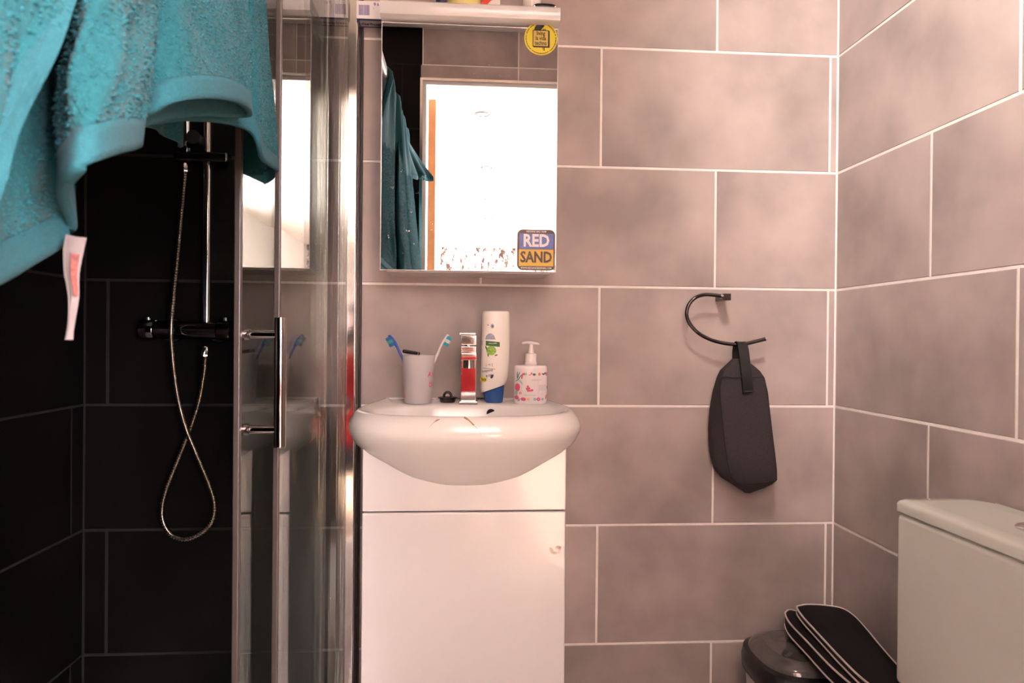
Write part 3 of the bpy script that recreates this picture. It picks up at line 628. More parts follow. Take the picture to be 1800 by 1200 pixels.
rec = [(fx_-.0008+.0138*math.cos(a), fz_+bh-.001+.0155*math.sin(a)) for a in np.linspace(.10*PI, PI, 20)]
rec = [(fx_+.0002, fz_+bh-.001), (fx_+.004, fz_+bh+.004), (fx_+.006, fz_+bh+.006)]+rec[3:]
t.plate([(x, y2, z) for x, z in rec], (0, -1, 0), .0002)
for (a, l) in ((.0045, .0008), (.0075, .0010), (.0105, .0012)): t.box(fx_+a, fx_+a+.002, y2-.0002, y2, fz_+bh, fz_+bh+.003)
t.box(fx_+.007, fx_+.0095, y2-.0002, y2, fz_-bh-.009, fz_-bh); t.box(fx_+.0045, fx_+.0055, y2-.0002, y2, fz_-bh-.006, fz_-bh)
t.build('emblem', SBLK, st1, smooth=False)
flat([(fx_-bw+.0018, fz_-bh+.0015), (fx_+bw-.001, fz_-bh+.0015), (fx_+bw-.001, fz_+bh-.0018), (fx_-bw+.0018, fz_+bh-.0018)], y2-.0002, .0002).build('sleeve_panel', mat('sticker_ochre', (.66, .48, .08), .4, var=.05), st1, smooth=False)
for s_, z_ in (('living', .0112), ('la vida', 0.), ('techno', -.0112)):
    text('lettering', s_, .0132, SBLK, st1, (fx_+.0005, y2-.0006, fz_+z_), bold=.018, sx=.74)
# square sticker
def rrect(x0, x1, z0, z1, r, n=8):
    p = []
    for cx_, cz_, a0 in ((x1-r, z1-r, 0), (x0+r, z1-r, PI/2), (x0+r, z0+r, PI), (x1-r, z0+r, 1.5*PI)):
        p += [(cx_+r*math.cos(a0+q*PI/2/n), cz_+r*math.sin(a0+q*PI/2/n)) for q in range(n+1)]
    return p
qx0, qx1, qz0, qz1 = .1185, .2062, 1.1565, 1.2500; qw = qx1-qx0; qh = qz1-qz0
st2 = flat(rrect(qx0, qx1, qz0, qz1, .0125), SY1).build('square_sticker', mat('sticker_brown', (.10, .06, .045), .4, var=.1), mc, smooth=False); st2['label'] = 'rounded square sticker with blue and yellow lettered halves'
def qq(u, v): return qx0+qw*u, qz1-qh*v
def qbox(name, u0, u1, v0, v1, m): flat([qq(u0, v1), qq(u1, v1), qq(u1, v0), qq(u0, v0)], y2, .0002).build(name, m, st2, smooth=False)
qbox('blue_half', .055, .955, .10, .475, mat('sticker_blue', (.13, .18, .48), .4, var=.12, vscale=60)); qbox('yellow_half', .045, .955, .487, .90, mat('sticker_gold', (.72, .46, .05), .4, var=.05))
LETW = mat('sticker_white', (.86, .78, .76), .4, var=.02); LETB = mat('sticker_ink', (.06, .035, .025), .4, var=.1)
for s_, v, size, m_, sx, bo in (('RED', .285, .0395, LETW, .84, .030), ('SAND', .69, .0345, LETB, .80, .032), ('REDSAND BIKE TEAM', .052, .0060, LETW, .80, .01), ('WWW.REDSANDBIKEPARK.COM', .948, .0060, LETW, .80, .01)):
    x_, z_ = qq(.5, v); text('lettering', s_, size, m_, st2, (x_, y2-.0004, z_), bold=bo, sx=sx, spacing=1.0)

# ------------------------------------------------------------------ things on top of the mirror cabinet
TZ = 1.752
bx_ = thing('toothpaste_box', 'white and blue toothpaste box sticking out left on the mirror cabinet', 'box', (-.16, -.03, TZ))
x0, x1, y0, y1, z0, z1 = -.262, -.075, -.060, -.012, TZ+.0005, TZ+.0425
MB().box(x0, x1, y0, y1, z0, z1, .0008).build('carton', mat('white_card', (.80, .77, .78), .5, var=.02), bx_)
NAVY = mat('navy_card', (.03, .05, .20), .4, var=.3, vscale=60); SKY = mat('silver_card', (.40, .38, .40), .35, var=.12, vscale=40)
MB().box(x0+.0005, x1, y0+.0005, y1-.0005, z0-.0003, z0).build('navy_base', NAVY, bx_, smooth=False)
MB().box(x0+.006, x1, y0+.010, y1-.008, z0-.0005, z0-.0002).build('silver_band', SKY, bx_, smooth=False)
text('lettering', 'Maxyfresh', .017, mat('crimson_ink', (.12, .01, .02), .5, var=.1), bx_, (x0+.036, (y0+y1)/2+.003, z0-.0009), right=(-1, 0, 0), up=(0, -1, 0), bold=.02, sx=.8)
MB().box(x0-.0004, x0, y0+.0005, y1-.0005, z0, z1-.001).build('navy_end', NAVY, bx_, smooth=False)
BAR = mat('violet_ink', (.12, .10, .30), .5, var=.1); t = MB(); xx = x0+.006
while xx < x0+.030:
    wd = random.choice((.0005, .0008, .0014)); t.box(xx, xx+wd, y0-.0003, y0-.0001, z0+.008, z0+.032); xx += wd+random.choice((.0005, .0008))
t.build('barcode', BAR, bx_, smooth=False)
text('lettering', '9 6', .010, BAR, bx_, (x0+.047, y0-.0003, z0+.034), bold=.02)
text('lettering', '72', .005, GYT, bx_, (x0+.040, y0-.0003, z0+.024))
def pxX(px, Y): return atY(px, 5, Y)[0]
def flask(name, label, cat, px0, px1, Y, h, parts):
    c = ((pxX(px0, Y)+pxX(px1, Y))/2, Y, TZ); r = (pxX(px1, Y)-pxX(px0, Y))/2
    e = thing(name, label, cat, c)
    for nm, pr_, m_ in parts: MB().lathe([(r*a, h*b_) for a, b_ in pr_], c, 32).build(nm, m_, e)
    return e
YP = mat('pale_yellow_plastic', (.75, .68, .22), .3, var=.03, coat=.2); REDP = mat('red_plastic', (.70, .06, .03), .3, var=.05); NAVYP = mat('navy_plastic', (.04, .04, .12), .3, var=.5, vscale=120)
flask('deodorant_can', 'dark patterned spray can on the mirror cabinet, leftmost of the row', 'spray can', 766, 786, -.128, .13, [('can', [(0, 0), (.94, 0), (1, .02), (1, .72), (.8, .80)], NAVYP), ('spray_cap', [(.82, .79), (.82, .97), (.7, 1), (0, 1)], WHITEP)])
flask('lotion_bottle', 'wide pale yellow bottle standing on the mirror cabinet', 'bottle', 787, 845, -.120, .15, [('bottle_body', [(0, 0), (.96, 0), (1, .02), (1, .65), (.9, .74), (.4, .80)], YP), ('bottle_cap', [(.42, .79), (.42, .98), (.36, 1), (0, 1)], WHITEP)])
e = thing('cream_carton', 'red and white carton next to the yellow bottle on the mirror cabinet', 'carton', ((pxX(846, -.115)+pxX(879, -.115))/2, -.11, TZ))
a, b_ = pxX(846.5, -.13), pxX(879, -.13)
MB().box(a, b_, -.130, -.095, TZ+.0003, TZ+.12, .001).build('carton', WHITEP, e)
MB().plate([(a, -.1302, TZ+.001), (a+.004, -.1302, TZ+.001), (a+.020, -.1302, TZ+.02), (b_, -.1302, TZ+.03), (b_, -.1302, TZ+.06), (a, -.1302, TZ+.06)], (0, -1, 0), .0003).build('red_panel', REDP, e, smooth=False)
flask('pill_jar', 'small white jar near the right end of the mirror cabinet top', 'jar', 919, 951, -.118, .085, [('jar', [(0, 0), (.95, 0), (1, .03), (1, .7), (.88, .76)], WHITEP), ('lid', [(.93, .75), (.95, .77), (.95, .98), (.9, 1), (0, 1)], WHITEP)])
e = thing('nail_clipper_case', 'flat black case lying at the right end of the mirror cabinet top', 'case', (.175, -.145, TZ))
cxa, cxb = pxX(936, -.145), pxX(979, -.145)
MB().rings([[(cxa+(cxb-cxa)*(.5+.5*k*math.copysign(abs(math.cos(q))**.6, math.cos(q))), -.138+.016*k*math.copysign(abs(math.sin(q))**.6, math.sin(q)), TZ+z_) for q in np.linspace(0, 2*PI, 32, endpoint=False)] for k, z_ in ((.96, .0003), (1, .002), (1, .006), (.9, .009), (.6, .0105))]).build('case_shell', BLACK, e)
MB().tube([(cxa+.003, -.150, TZ+.004), (cxb-.003, -.150, TZ+.004)], .0012, 8).build('clasp', SATIN, e)

# ------------------------------------------------------------------ towel hook and wash bag on the right of the back wall
HY_ = -.048
tk = thing('towel_ring', 'chrome open towel ring on the tiled wall right of the basin', 'towel ring', (.64, 0, 1.1))
rp = [(1272, 521), (1255, 518.5), (1237, 518), (1221, 524), (1210, 537), (1207, 553), (1212, 568), (1226, 584), (1247, 596), (1270, 602.5), (1292, 605), (1310, 604), (1328, 600), (1346, 595.5)]
ring = smooth_path([atY(a, b_, HY_) for a, b_ in rp], 8)
MB().tube(ring, .0046, 14).build('ring', DCHROME, tk)
c_ = atY(1276.5, 522, -.05)
MB().box(c_[0]-.0095, c_[0]+.0095, -.058, 0.0, c_[2]-.0085, c_[2]+.0085, .0015).build('wall_post', DCHROME, tk)
MB().tube([ring[1], ring[3]], .0062, 14).build('ferrule', CHROME, tk)
MB().tube([ring[-2], ring[-1]], .0056, 14).build('end_cap', SATIN, tk)

BAGM = mat('charcoal_canvas', (.056, .049, .053), .9, var=.22, vscale=500, bump=.7, bscale=900, spec=.15)
STRAPM = mat('black_leather', (.012, .011, .011), .45, var=.2, vscale=90, bump=.2)
bg = thing('wash_bag', 'charcoal canvas wash bag hanging by a black strap from the towel ring', 'bag', (.69, -.05, .62))
# (y, left silhouette, left seam, right edge) in photo pixels, with the depth of the front panel
bl = [(630, 1287, 1292, 1304, -.045, -.035), (640, 1277, 1284, 1322, -.058, -.026), (652, 1267, 1273, 1336, -.068, -.018), (664, 1263, 1269, 1344, -.074, -.014), (690, 1257, 1266, 1350, -.080, -.010), (725, 1252, 1269, 1354, -.083, -.008), (760, 1250, 1272, 1358, -.084, -.008), (800, 1252, 1277, 1363, -.082, -.008), (830, 1259, 1283, 1366, -.078, -.010), (845, 1271, 1291, 1366, -.072, -.014), (852, 1283, 1299, 1358, -.066, -.020), (859, 1296, 1305, 1343, -.058, -.028), (866, 1309, 1312, 1322, -.046, -.036)]
rs_ = []
for (py, xl, xs, xr, yf, yb) in bl:
    s_ = atY(xs, py, yf); r_ = atY(xr, py+ (0 if py < 840 else -2), yf+.006); l_ = atY(xl, py, (yf+yb)/2); z = s_[2]
    b0 = np.array([l_[0]+.010, yb, z]); b1 = np.array([r_[0]-.004, yb, z])
    core = [s_, s_*.67+r_*.33+np.array([0, -.005, 0]), s_*.33+r_*.67+np.array([0, -.005, 0]), r_, (r_+b1)/2+np.array([.002, 0, 0]), b1, (b1*.5+b0*.5), b0, l_, (l_+s_)/2+np.array([-.001, -.003, 0])]
    core = [np.array([p[0], p[1], z]) for p in core]
    lp = smooth_path(core+[core[0]], 4)[:-1]
    rs_.append(lp)
dense_r = []
for k_ in range(len(rs_)-1):
    for q in (0, .34, .67): dense_r.append([a*(1-q)+b_*q for a, b_ in zip(rs_[k_], rs_[k_+1])])
dense_r.append(rs_[-1])
MB().rings(dense_r).build('bag_body', BAGM, bg, angle=70)
seam = [atY(xs, py, yf-.001) for (py, xl, xs, xr, yf, yb) in bl[3:10]]
SEAM = mat('seam_piping', (.02, .017, .018), .9, var=.2)
top_r = [atY(a, 664-(a-1270)*.02, -.0805) for a in (1290, 1310, 1330, 1343)]
bot_r = [atY(a, b_, -.078) for a, b_ in ((1305, 850), (1330, 849), (1352, 846), (1366, 842))]
MB().tube(smooth_path(list(reversed(top_r))+seam+bot_r, 5), .0011, 8).build('panel_seam', SEAM, bg)
def strap(pts, wid, th=.0012):
    c = smooth_path(pts, 6); rs2 = []
    for k_, p in enumerate(c):
        tng = c[min(k_+1, len(c)-1)]-c[max(k_-1, 0)]; tng = Vector(tng).normalized(); sd_ = Vector((1, .12, -.06)).normalized(); sd_ = (sd_-tng*sd_.dot(tng)).normalized(); nn = tng.cross(sd_)
        P = Vector(p); rs2.append([P+sd_*wid/2+nn*th, P-sd_*wid/2+nn*th, P-sd_*wid/2-nn*th, P+sd_*wid/2-nn*th])
    return MB().rings(rs2)
sps = [atY(1296, 634, -.034), atY(1296, 618, -.036), atY(1298, 606, -.042), atY(1302, 601.5, -.049), atY(1306, 608, -.056), atY(1309, 628, -.070), atY(1312, 655, -.084), atY(1314, 676, -.0885), atY(1315, 690, -.0885)]
strap(sps, .0265).build('strap', STRAPM, bg)
MB().tube([atY(1305.5, 687.5, -.0905), atY(1323.5, 687.5, -.0905)], .0006, 6).build('strap_stitch', mat('grey_thread', (.12, .11, .11), .8, var=.1), bg)

# ------------------------------------------------------------------ toilet with low cistern on the right wall
wc = thing('toilet', 'white ceramic toilet whose cistern stands against the right wall', 'toilet', (.7, -.72, 0))
CX0, CY0, CY1, LZ = .785, -.905, -.505, .7145
MB().box(CX0+.0012, XR-.002, CY0+.006, CY1-.006, .38, LZ-.025, .010).build('tank', CISTM, wc)
ld = []
for k_, (ins, z_) in enumerate(((.003, LZ-.0235), (0, LZ-.021), (0, LZ-.008), (.003, LZ-.003), (.009, LZ), (.03, LZ+.001))):
    x0, x1, y0, y1 = CX0+ins, XR-.004-ins*.3, CY0+ins, CY1-ins; r1, r2 = .014, .045
    pts = []
    for cx_, cy_, a0, r in ((x1-r2, y1-r2, 0, r2), (x0+r1, y1-r1, PI/2, r1), (x0+r1, y0+r1, PI, r1), (x1-r2, y0+r2, 1.5*PI, r2)):
        pts += [(cx_+r*math.cos(a0+q*PI/16), cy_+r*math.sin(a0+q*PI/16), z_) for q in range(9)]
    ld.append(pts)
cl = MB().rings(ld).build('cistern_lid', CISTM, wc, angle=35)
MB().lathe([(.0, .0), (.024, 0), (.024, .004), (.021, .0065), (0, .007)], (.868, -.722, LZ), 32).build('flush_button', CHROME, cl)
pan = []
for z_, a, b_, xc in ((0, .14, .105, .70), (.03, .135, .10, .70), (.12, .13, .095, .70), (.22, .17, .12, .665), (.30, .235, .155, .61), (.345, .245, .163, .60), (.363, .245, .163, .60)):
    pan.append([(xc+a*math.cos(q), -.705+b_*math.sin(q), z_) for q in np.linspace(0, 2*PI, 48, endpoint=False)])
for z_, a, b_, xc in ((.365, .20, .125, .595), (.33, .18, .11, .595), (.25, .11, .07, .60), (.20, .05, .04, .61)):
    pan.append([(xc+a*math.cos(q), -.705+b_*math.sin(q), z_) for q in np.linspace(0, 2*PI, 48, endpoint=False)])
t = MB().rings(pan); t.box(.72, XR-.002, -.80, -.61, .0, .385, .015); t.build('pan', CISTM, wc)
MB().rings([[(xc+a*math.cos(q), -.705+b_*math.sin(q), z_) for q in np.linspace(0, 2*PI, 48, endpoint=False)] for z_, a, b_, xc in ((.366, .245, .160, .60), (.370, .250, .165, .598), (.382, .250, .165, .598), (.387, .242, .158, .598), (.388, .15, .10, .598))]).build('seat_cover', WHITEP, wc)

# ------------------------------------------------------------------ bin with smoked lid in the corner
bn = thing('waste_bin', 'small bin with a smoky grey domed lid in the corner behind the toilet', 'bin', (.795, -.16, 0))
bcx, bcy, br = .790, -.165, .125
WB = mat('bin_white', (.70, .66, .66), .35, var=.03); SMOKE = mat('smoked_plastic', (.10, .09, .085), .12, var=.15, vscale=30, coat=.6)
MB().rings([oval(bcx, bcy, br*k_, br*k_, z_, 56, 3.0) for k_, z_ in ((.80, 0), (.82, .005), (.94, .235), (.95, .24))]).build('bin_body', WB, bn)
MB().rings([oval(bcx, bcy, br*k_, br*k_, z_, 56, 3.0) for k_, z_ in ((.955, .215), (.99, .22), (1.0, .245), (.97, .266), (.90, .270))]).build('bin_rim', BLACK, bn)
MB().rings([oval(bcx, bcy, br*k_, br*k_, z_, 56, 2.8) for k_, z_ in ((.905, .266), (.89, .274), (.82, .284), (.70, .291), (.62, .2915), (.56, .289), (.30, .292), (.05, .293))]).build('bin_lid', SMOKE, bn)
MB().box(bcx-.03, bcx+.03, bcy-br-.022, bcy-br+.02, .01, .022, .004).build('pedal', BLACK, bn)

# black pouch with white piping lying slantwise on the bin
po = thing('toiletry_pouch', 'black pouch with white piping lying on the bin lid, half unzipped', 'pouch', (.86, -.18, .29))
PB = mat('black_nylon', (.004, .004, .0045), .6, spec=.2, var=.3, vscale=200, bump=.2, bscale=500); PIP = mat('white_piping', (.62, .54, .53), .5, var=.06)
def slab(name, corners, th, down):
    """rounded pad between an outline and its copy pushed along 'down'"""
    o1 = smooth_path(corners+[corners[0], corners[1]], 7); o1 = o1[7:7*(len(corners)+1)] if False else o1[:7*len(corners)]
    cen = sum(o1)/len(o1); d_ = np.array(down)*th
    def ins(r, k_, s_): return [cen+(p-cen)*k_+d_*s_ for p in r]
    b = MB().rings([ins(o1, .5, -.16), ins(o1, .93, -.10), ins(o1, .99, 0), ins(o1, 1.0, .15), ins(o1, 1.0, .85), ins(o1, .99, 1.0), ins(o1, .93, 1.05), ins(o1, .5, 1.05)]).build(name, PB, po, angle=60)
    for s_ in (0.02, .98):
        MB().tube(ins(o1, .998, s_)+[ins(o1, .998, s_)[0], ins(o1, .998, s_)[1]], .0022, 8).build('piping', PIP, b)
    return b
def atZ(px, py, z):
    d = _ray(px, py); return CC + d*(z-CC[2])/d[2]
dn = np.array([0, 0, -1.])
ptop = [(1401, 1065), (1418, 1062), (1445, 1063), (1478, 1068), (1500, 1081), (1522, 1104), (1545, 1132), (1582, 1174), (1610, 1203), (1622, 1225), (1600, 1236), (1560, 1222), (1520, 1196), (1478, 1156), (1437, 1112), (1410, 1082)]
slab('top_compartment', [atZ(a, b_, .362+.010*max(0, (1110-b_)/50)) for a, b_ in ptop], .014, dn)
plow = [(1380, 1076), (1388, 1071), (1404, 1076), (1425, 1092), (1460, 1120), (1510, 1160), (1560, 1200), (1600, 1228), (1592, 1246), (1555, 1238), (1510, 1212), (1462, 1172), (1418, 1126), (1388, 1094)]
slab('lower_compartment', [atZ(a, b_, .338) for a, b_ in plow], .030, dn)
# ------------------------------------------------------------------ teal towel thrown over the shower screen's top rail
tw = thing('bath_towel', 'teal terry bath towel hanging in folds over the shower screen', 'towel', (-.25, -1.15, 1.1))
cols = [  # hem: photo px, py and metres X; then px at the top edge of the photo and X there
 (425, 327, -.330, 425, -.315), (465, 324, -.308, 452, -.300), (487, 303, -.278, 463, -.275), (474, 292, -.256, 458, -.256), (460, 279, -.243, 449, -.246),
 (453, 252, -.236, 443, -.242), (438, 230, -.240, 430, -.250), (395, 217, -.250, 390, -.262), (330, 213, -.258, 330, -.266), (272, 218, -.256, 290, -.262),
 (250, 217, -.240, 268, -.246), (262, 201, -.218, 273, -.226), (308, 180, -.203, 308, -.211), (368, 173, -.197, 365, -.205), (418, 181, -.201, 412, -.209),
 (438, 197, -.212, 430, -.220), (428, 206, -.226, 422, -.234), (345, 204, -.238, 350, -.244), (268, 216, -.236, 285, -.240), (236, 232, -.220, 262, -.224),
 (243, 252, -.202, 271, -.204), (231, 261, -.184, 258, -.186), (196, 270, -.170, 220, -.173), (152, 289, -.168, 180, -.171), (124, 314, -.178, 148, -.180),
 (110, 336, -.194, 126, -.198), (116, 366, -.212, 112, -.218), (126, 400, -.224, 95, -.232), (105, 432, -.228, 66, -.236), (50, 466, -.226, 18, -.233),
 (0, 495, -.222, -40, -.228), (-60, 520, -.214, -100, -.22), (-150, 525, -.205, -190, -.208), (-190, 490, -.195, -215, -.198), (-150, 450, -.186, -80, -.188),
 (-90, 425, -.178, 30, -.180), (-35, 388, -.174, 118, -.176)]
K = len(cols)
Hm = [atX(c[0], c[1], c[2]) for c in cols]; Md = [atX(c[3], 0, c[4]) for c in cols]
Yt = np.linspace(-.86, -1.62, K); SUB = 7
Hs = np.array(smooth_path(Hm, SUB)); Ms = np.array(smooth_path(Md, SUB)); NC = len(Hs)
uu = np.linspace(0, 1, NC)
Tp = np.stack([-.258+.010*np.sin(uu*60)+.006*np.sin(uu*23), np.interp(uu, np.linspace(0, 1, K), Yt), np.full(NC, 1.860)], 1)
hem_h = .019
def towel_pt(i, row):
    """row in metres up from the hem along the sheet, then over the rail"""
    pass
rows = []          # list of (NC,3)
Lm = np.linalg.norm(Ms-Hs, axis=1)
hem_rows = []
for q in np.linspace(0, 1, 5): hem_rows.append(Hs+(Ms-Hs)*(q*hem_h/Lm)[:, None])
NB = 46
for q in np.linspace(0, 1, NB):
    f_ = (hem_h/Lm)+(1-hem_h/Lm)*q
    bulge = np.sin(np.clip(q, 0, 1)*PI)*.004
    r = Hs+(Ms-Hs)*f_[:, None]; r = r+np.stack([bulge*np.sin(uu*150+q*3), bulge*np.cos(uu*110), 0*uu], 1); rows.append(r)
for q in np.linspace(0, 1, 26)[1:]:
    e_ = Ms+(Ms-Hs)/Lm[:, None]*.12
    r = (1-q)**2*Ms+2*q*(1-q)*e_+q*q*Tp; rows.append(r)
vis_rows = len(rows)
for a in np.linspace(0, PI, 9)[1:]:
    rows.append(np.stack([-.298+(Tp[:, 0]+.298)*np.cos(a), Tp[:, 1], 1.872+.034*np.sin(a)+0*uu], 1))
wav = .014*np.sin(uu*34)+.008*np.sin(uu*71+1)
hz_ = 1.225-.03*np.sin(uu*3.0)+.01*np.sin(uu*15)
for q in np.linspace(0, 1, 22)[1:]:
    rows.append(np.stack([-.338-.012*q+wav*q, np.interp(uu, np.linspace(0, 1, K), Yt)*1, 1.865+(hz_-1.865)*q], 1))
def sheet(name, rws, m, th):
    n = len(rws); V = np.concatenate(rws); F_ = []
    for r in range(n-1):
        for c in range(NC-1): F_.append((r*NC+c, r*NC+c+1, (r+1)*NC+c+1, (r+1)*NC+c))
    me = bpy.data.meshes.new(name); me.from_pydata([tuple(v) for v in V], [], F_); me.update()
    o = link(name, me, m, tw, angle=180)
    sm = o.modifiers.new('thickness', 'SOLIDIFY'); sm.thickness = th; sm.offset = 0
    return o
sheet('terry_cloth', rows, TEAL, .004)
sheet('hem_band', hem_rows, HEM, .0055)
# shorter fold of the same towel nearest the door, flaring towards the room
fr_ = []
us = np.linspace(0, 1, NC)
for q in np.linspace(0, 1, 24):
    zt = 1.904-(1.904-(1.66+.05*us))*q
    fr_.append(np.stack([-.272+.115*q**1.3*(.45+.55*us)+.012*q*np.sin(us*14), -1.36-.26*us-.02*q*np.sin(us*9), zt], 1))
sheet('short_fold', fr_, TEAL, .004)
sheet('hem_band', [fr_[-1]+np.array([0, 0, -.018])*q for q in np.linspace(0, 1, 4)], HEM, .0055)
# selvedge binding along the near side edge
edge = [Vector(r[-1]) for r in (hem_rows+rows[:vis_rows])]
nrm_e = Vector(rows[3][-1]-rows[3][-6]).normalized()
MB().rings([[p+nrm_e*.002+Vector((.003, 0, 0)), p+nrm_e*.002-Vector((.003, 0, 0)), p-nrm_e*.012-Vector((.0032, 0, 0)), p-nrm_e*.012+Vector((.0032, 0, 0))] for p in edge]).build('side_binding', HEM, tw)
# the loops of the pile: thousands of little tufts standing on both faces of the part in view
V = np.stack(rows[:vis_rows]); du = np.diff(V, axis=1)[:-1]; dv = np.diff(V, axis=0)[:, :-1]
N = np.cross(du, dv); area = np.linalg.norm(N, axis=2); N = N/np.maximum(area, 1e-12)[..., None]
zmask = (V[:-1, :-1, 2] < 1.62).astype(float); pr_ = (area*zmask).ravel(); tot = pr_.sum(); pr_ /= tot
NT = int(min(150000, tot*320000)); pick = rng.choice(len(pr_), NT, p=pr_)
rr, cc = np.unravel_index(pick, area.shape); a_ = rng.random(NT); b2_ = rng.random(NT)
P = V[rr, cc]+du[rr, cc]*a_[:, None]+dv[rr, cc]*b2_[:, None]
sg = np.where(rng.random(NT) < .5, 1., -1.)[:, None]; Nn = N[rr, cc]*sg
T1 = du[rr, cc]/np.maximum(np.linalg.norm(du[rr, cc], axis=1), 1e-9)[:, None]; T2 = np.cross(Nn, T1)
hgt = rng.uniform(.0014, .0027, NT)[:, None]; rad = rng.uniform(.0009, .0014, NT)[:, None]
lean = (T1*rng.normal(0, .4, NT)[:, None]+T2*rng.normal(0, .4, NT)[:, None]+np.array([0, 0, -.3]))
base = P+Nn*.0012; tip = base+Nn*hgt+lean*hgt*.8
ang = rng.uniform(0, 2*PI, NT)[:, None]
ring3 = [base+rad*(T1*np.cos(ang+k_*2*PI/3)+T2*np.sin(ang+k_*2*PI/3)) for k_ in range(3)]
mid3 = [base+(tip-base)*.6+rad*.85*(T1*np.cos(ang+k_*2*PI/3)+T2*np.sin(ang+k_*2*PI/3)) for k_ in range(3)]
VV = np.stack(ring3+mid3+[tip], 1).reshape(-1, 3); b7 = (np.arange(NT)*7)[:, None]
FQ = np.concatenate([b7+np.array([[0, 1, 4]]), b7+np.array([[0, 4, 3]]), b7+np.array([[1, 2, 5]]), b7+np.array([[1, 5, 4]]), b7+np.array([[2, 0, 3]]), b7+np.array([[2, 3, 5]]), b7+np.array([[3, 4, 6]]), b7+np.array([[4, 5, 6]]), b7+np.array([[5, 3, 6]])])
me = bpy.data.meshes.new('terry_pile'); me.vertices.add(len(VV)); me.vertices.foreach_set('co', VV.ravel())
me.loops.add(FQ.size); me.loops.foreach_set('vertex_index', FQ.ravel().astype(np.int32)); me.polygons.add(len(FQ)); me.polygons.foreach_set('loop_start', (np.arange(len(FQ))*3).astype(np.int32))
me.update(calc_edges=True); me.validate()
PILE = mat('teal_pile', (.0140, .084, .097), .95, var=.22, vscale=200, spec=.04, sheen=.06)
me.materials.append(PILE)
po_ = bpy.data.objects.new('terry_pile', me); col.objects.link(po_); adopt(po_, tw); po_['kind'] = 'stuff'
# care label hanging below the hem
lp = [atX(132, 415, -.215), atX(127, 440, -.216), atX(124, 480, -.217), atX(127, 520, -.217), atX(124, 560, -.216), atX(119, 597, -.216)]
lp = smooth_path(lp, 6); wd = np.interp(np.linspace(0, 1, len(lp)), [0, .2, .5, .8, .9, 1], [.012, .0115, .007, .0035, .0028, .0042])
rs_ = []
for k_, p in enumerate(lp):
    P_ = Vector(p); s_ = Vector((.35, .94, 0)).normalized()*wd[k_]/2
    rs_.append([P_+s_+Vector((.0012, 0, 0)), P_+s_*.2+Vector((-.001, 0, 0)), P_-s_+Vector((.0012, 0, 0)), P_-s_+Vector((.0002, 0, 0)), P_+s_*.2+Vector((-.0018, 0, 0)), P_+s_+Vector((.0002, 0, 0))])
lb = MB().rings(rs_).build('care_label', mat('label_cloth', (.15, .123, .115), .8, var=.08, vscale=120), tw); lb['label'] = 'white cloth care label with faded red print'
rs_ = []
for k_ in range(7, 19):
    P_ = Vector(lp[k_])+Vector((.0020, 0, 0)); s_ = Vector((.35, .94, 0)).normalized()*wd[k_]/2*.45
    rs_.append([P_+s_, P_-s_, P_-s_-Vector((.0004, 0, 0)), P_+s_-Vector((.0004, 0, 0))])
MB().rings(rs_).build('label_print', mat('faded_red_print', (.20, .06, .05), .7, var=.35, vscale=400), lb)


# ------------------------------------------------------------------ the photographer, kneeling in the doorway behind the camera
pe = thing('person', 'person in a red jumper kneeling in the doorway, reflected in the chrome tap', 'person', (.14, -2.2, 0))
def skin(name, pts, edges, m, root=0, sub=2):
    me = bpy.data.meshes.new(name); me.from_pydata([p[:3] for p in pts], edges, []); me.update()
    o = bpy.data.objects.new(name, me); col.objects.link(o); me.materials.append(m); adopt(o, pe)
    sk_ = o.modifiers.new('skin', 'SKIN'); sk_.use_smooth_shade = True; sv = me.skin_vertices[0].data
    for k_, p in enumerate(pts):
        r = p[3] if isinstance(p[3], tuple) else (p[3], p[3]); sv[k_].radius = r; sv[k_].use_root = (k_ == root)
    sb_ = o.modifiers.new('sub', 'SUBSURF'); sb_.levels = sub; sb_.render_levels = sub
    for f_ in me.polygons: f_.use_smooth = True
    return o
SKINM = mat('skin', (.62, .36, .26), .5, var=.05, sss=.1); JUMP = mat('red_jumper', (.62, .02, .03), .85, var=.12, vscale=60, bump=.4, bscale=300, sheen=.2); JEAN = mat('dark_denim', (.03, .04, .07), .85, var=.2, vscale=150); HAIR = mat('brown_hair', (.05, .03, .02), .6, var=.3, vscale=120)
px_ = .085
def hand(s_, wx, wy, wz, base):
    """five finger chains rooted in the palm; returns points and edges"""
    P_ = [(wx-.012*s_, wy+.035, wz+.02, (.020, .012))]; E_ = [(base, base+1)]
    for f_ in range(4):
        k0 = base+1+len(P_)-0
        y0 = wy+.055; z0 = wz+.045-.018*f_; ln = (.026, .030, .028, .022)[f_]
        P_ += [(wx-.016*s_, y0+.02, z0, .0085), (wx-.030*s_, y0+.02+ln*.5, z0, .0080), (wx-.030*s_-ln*s_*.6, y0+.012+ln*.4, z0, .0072)]
        n0 = base+len(P_)-2; E_ += [(base+1, n0), (n0, n0+1), (n0+1, n0+2)]
    P_ += [(wx-.022*s_, wy+.028, wz-.012, .010), (wx-.042*s_, wy+.040, wz-.022, .0085)]
    n0 = base+len(P_)-1; E_ += [(base+1, n0), (n0, n0+1)]
    return P_, E_
pts = [(px_, -2.30, .40, (.15, .11)), (px_-.01, -2.25, .55, (.135, .10)), (px_-.03, -2.17, .74, (.155, .105)), (px_-.045, -2.11, .86, (.15, .09)), (px_-.06, -2.06, .93, .052), (px_-.075, -2.02, .985, .05), (px_-.085, -2.00, 1.03, (.070, .085)), (px_-.085, -1.995, 1.085, (.068, .082)), (px_-.085, -2.0, 1.13, (.045, .05))]
edg = [(i, i+1) for i in range(8)]
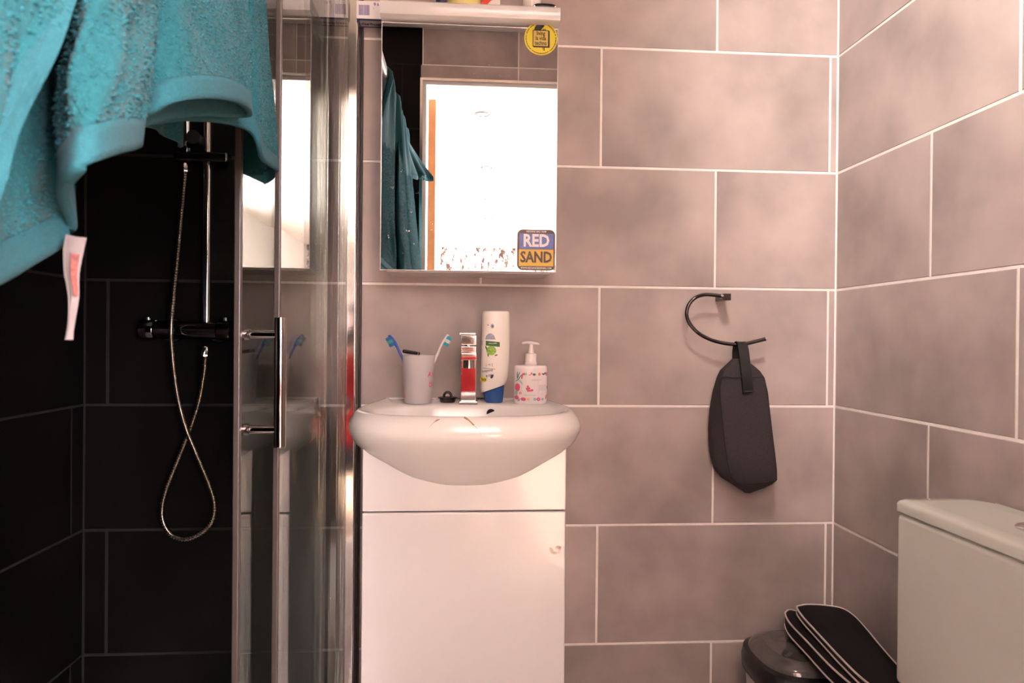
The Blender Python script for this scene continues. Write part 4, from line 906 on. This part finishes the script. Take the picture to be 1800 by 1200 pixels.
for s_ in (-1, 1):
    n0 = len(pts); ex_ = (-.118 if s_ < 0 else .29); sh_ = px_-.04+s_*.165
    pts += [(sh_, -2.11, .84, .055), (ex_, -1.99, .66, .042)]; edg += [(3, n0), (n0, n0+1)]
    wx, wy, wz = s_*.082, -1.855, .945
    pts += [(wx*1.25, wy-.035, wz-.06, .030)]; edg += [(n0+1, n0+2)]
    pts += [(wx, wy, wz, (.026, .017))]; edg += [(n0+2, n0+3)]
    hp_, he_ = hand(s_, wx, wy, wz, n0+3); pts += hp_; edg += he_
for s_ in (-1, 1):
    n0 = len(pts); xk = px_+s_*.15
    pts += [(px_+s_*.095, -2.31, .34, .085), (xk, -1.99, .10, .060), (px_+s_*.12, -2.38, .075, .045), (px_+s_*.11, -2.46, .04, (.04, .03)), (px_+s_*.11, -2.52, .07, (.035, .025))]
    edg += [(0, n0), (n0, n0+1), (n0+1, n0+2), (n0+2, n0+3), (n0+3, n0+4)]
body = skin('body', pts, edg, SKINM)
jp = [(px_, -2.32, .36, (.160, .125)), (px_-.01, -2.25, .55, (.150, .115)), (px_-.03, -2.13, .74, (.215, .135)), (px_-.035, -2.09, .86, (.190, .115)), (px_-.057, -2.06, .925, .070)]
je = [(0, 1), (1, 2), (2, 3), (3, 4)]
for s_ in (-1, 1):
    n0 = len(jp); ex_ = (-.118 if s_ < 0 else .29)
    jp += [(px_-.04+s_*.165, -2.11, .84, .066), (ex_, -1.99, .66, .054), (s_*.082*1.25, -1.895, .88, .042)]; je += [(3, n0), (n0, n0+1), (n0+1, n0+2)]
skin('jumper', jp, je, JUMP)
tp_ = [(px_, -2.30, .40, (.16, .12))]; te = []
for s_ in (-1, 1):
    n0 = len(tp_); xk = px_+s_*.15
    tp_ += [(px_+s_*.095, -2.31, .34, .097), (xk, -1.99, .105, .072), (px_+s_*.12, -2.36, .08, .056)]; te += [(0, n0), (n0, n0+1), (n0+1, n0+2)]
skin('trousers', tp_, te, JEAN)
skin('hair', [(px_-.085, -2.06, 1.03, (.06, .05)), (px_-.085, -2.045, 1.10, (.074, .062)), (px_-.085, -2.0, 1.155, (.07, .045)), (px_-.085, -1.95, 1.145, (.05, .025))], [(0, 1), (1, 2), (2, 3)], HAIR)
hc = Vector((px_-.085, -2.0, 1.06))
MB().lathe([(.006, 0), (.012, .004), (.013, .012), (.008, .026), (.004, .034)], (hc.x, hc.y+.066, hc.z-.022), 14, sy=1.2).build('nose', SKINM, body)
MB().tube([(hc.x-.020, hc.y+.060, hc.z-.046), (hc.x, hc.y+.068, hc.z-.048), (hc.x+.020, hc.y+.060, hc.z-.046)], .004, 8).build('mouth', mat('lips', (.5, .18, .15), .5, var=.05), body)
for s_ in (-1, 1):
    MB().lathe([(0, -.008), (.006, -.006), (.009, 0), (.006, .006), (0, .008)], (hc.x+s_*.026, hc.y+.060, hc.z+.005), 14).build('eye', mat('eye_white', (.8, .78, .75), .2, var=.03), body)
    MB().lathe([(0, -.028), (.010, -.022), (.014, 0), (.012, .020), (0, .028)], (hc.x+s_*.062, hc.y-.005, hc.z-.005), 14, sx=.5).build('ear', SKINM, body)
ca = thing('digital_camera', 'black digital camera held up by the kneeling person', 'camera', (0, -1.79, 1.0))
MB().box(-.062, .062, -1.815, -1.775, .955, 1.035, .010).build('camera_body', BLACK, ca)
MB().tube([(0, -1.777, 1.0), (0, -1.765, 1.0), (0, -1.745, 1.0), (0, -1.735, 1.0)], .03, 28, [.030, .031, .029, .029]).build('camera_lens', BLACK, ca)
MB().box(-.02, .02, -1.81, -1.785, 1.03, 1.052, .006).build('viewfinder', BLACK, ca)
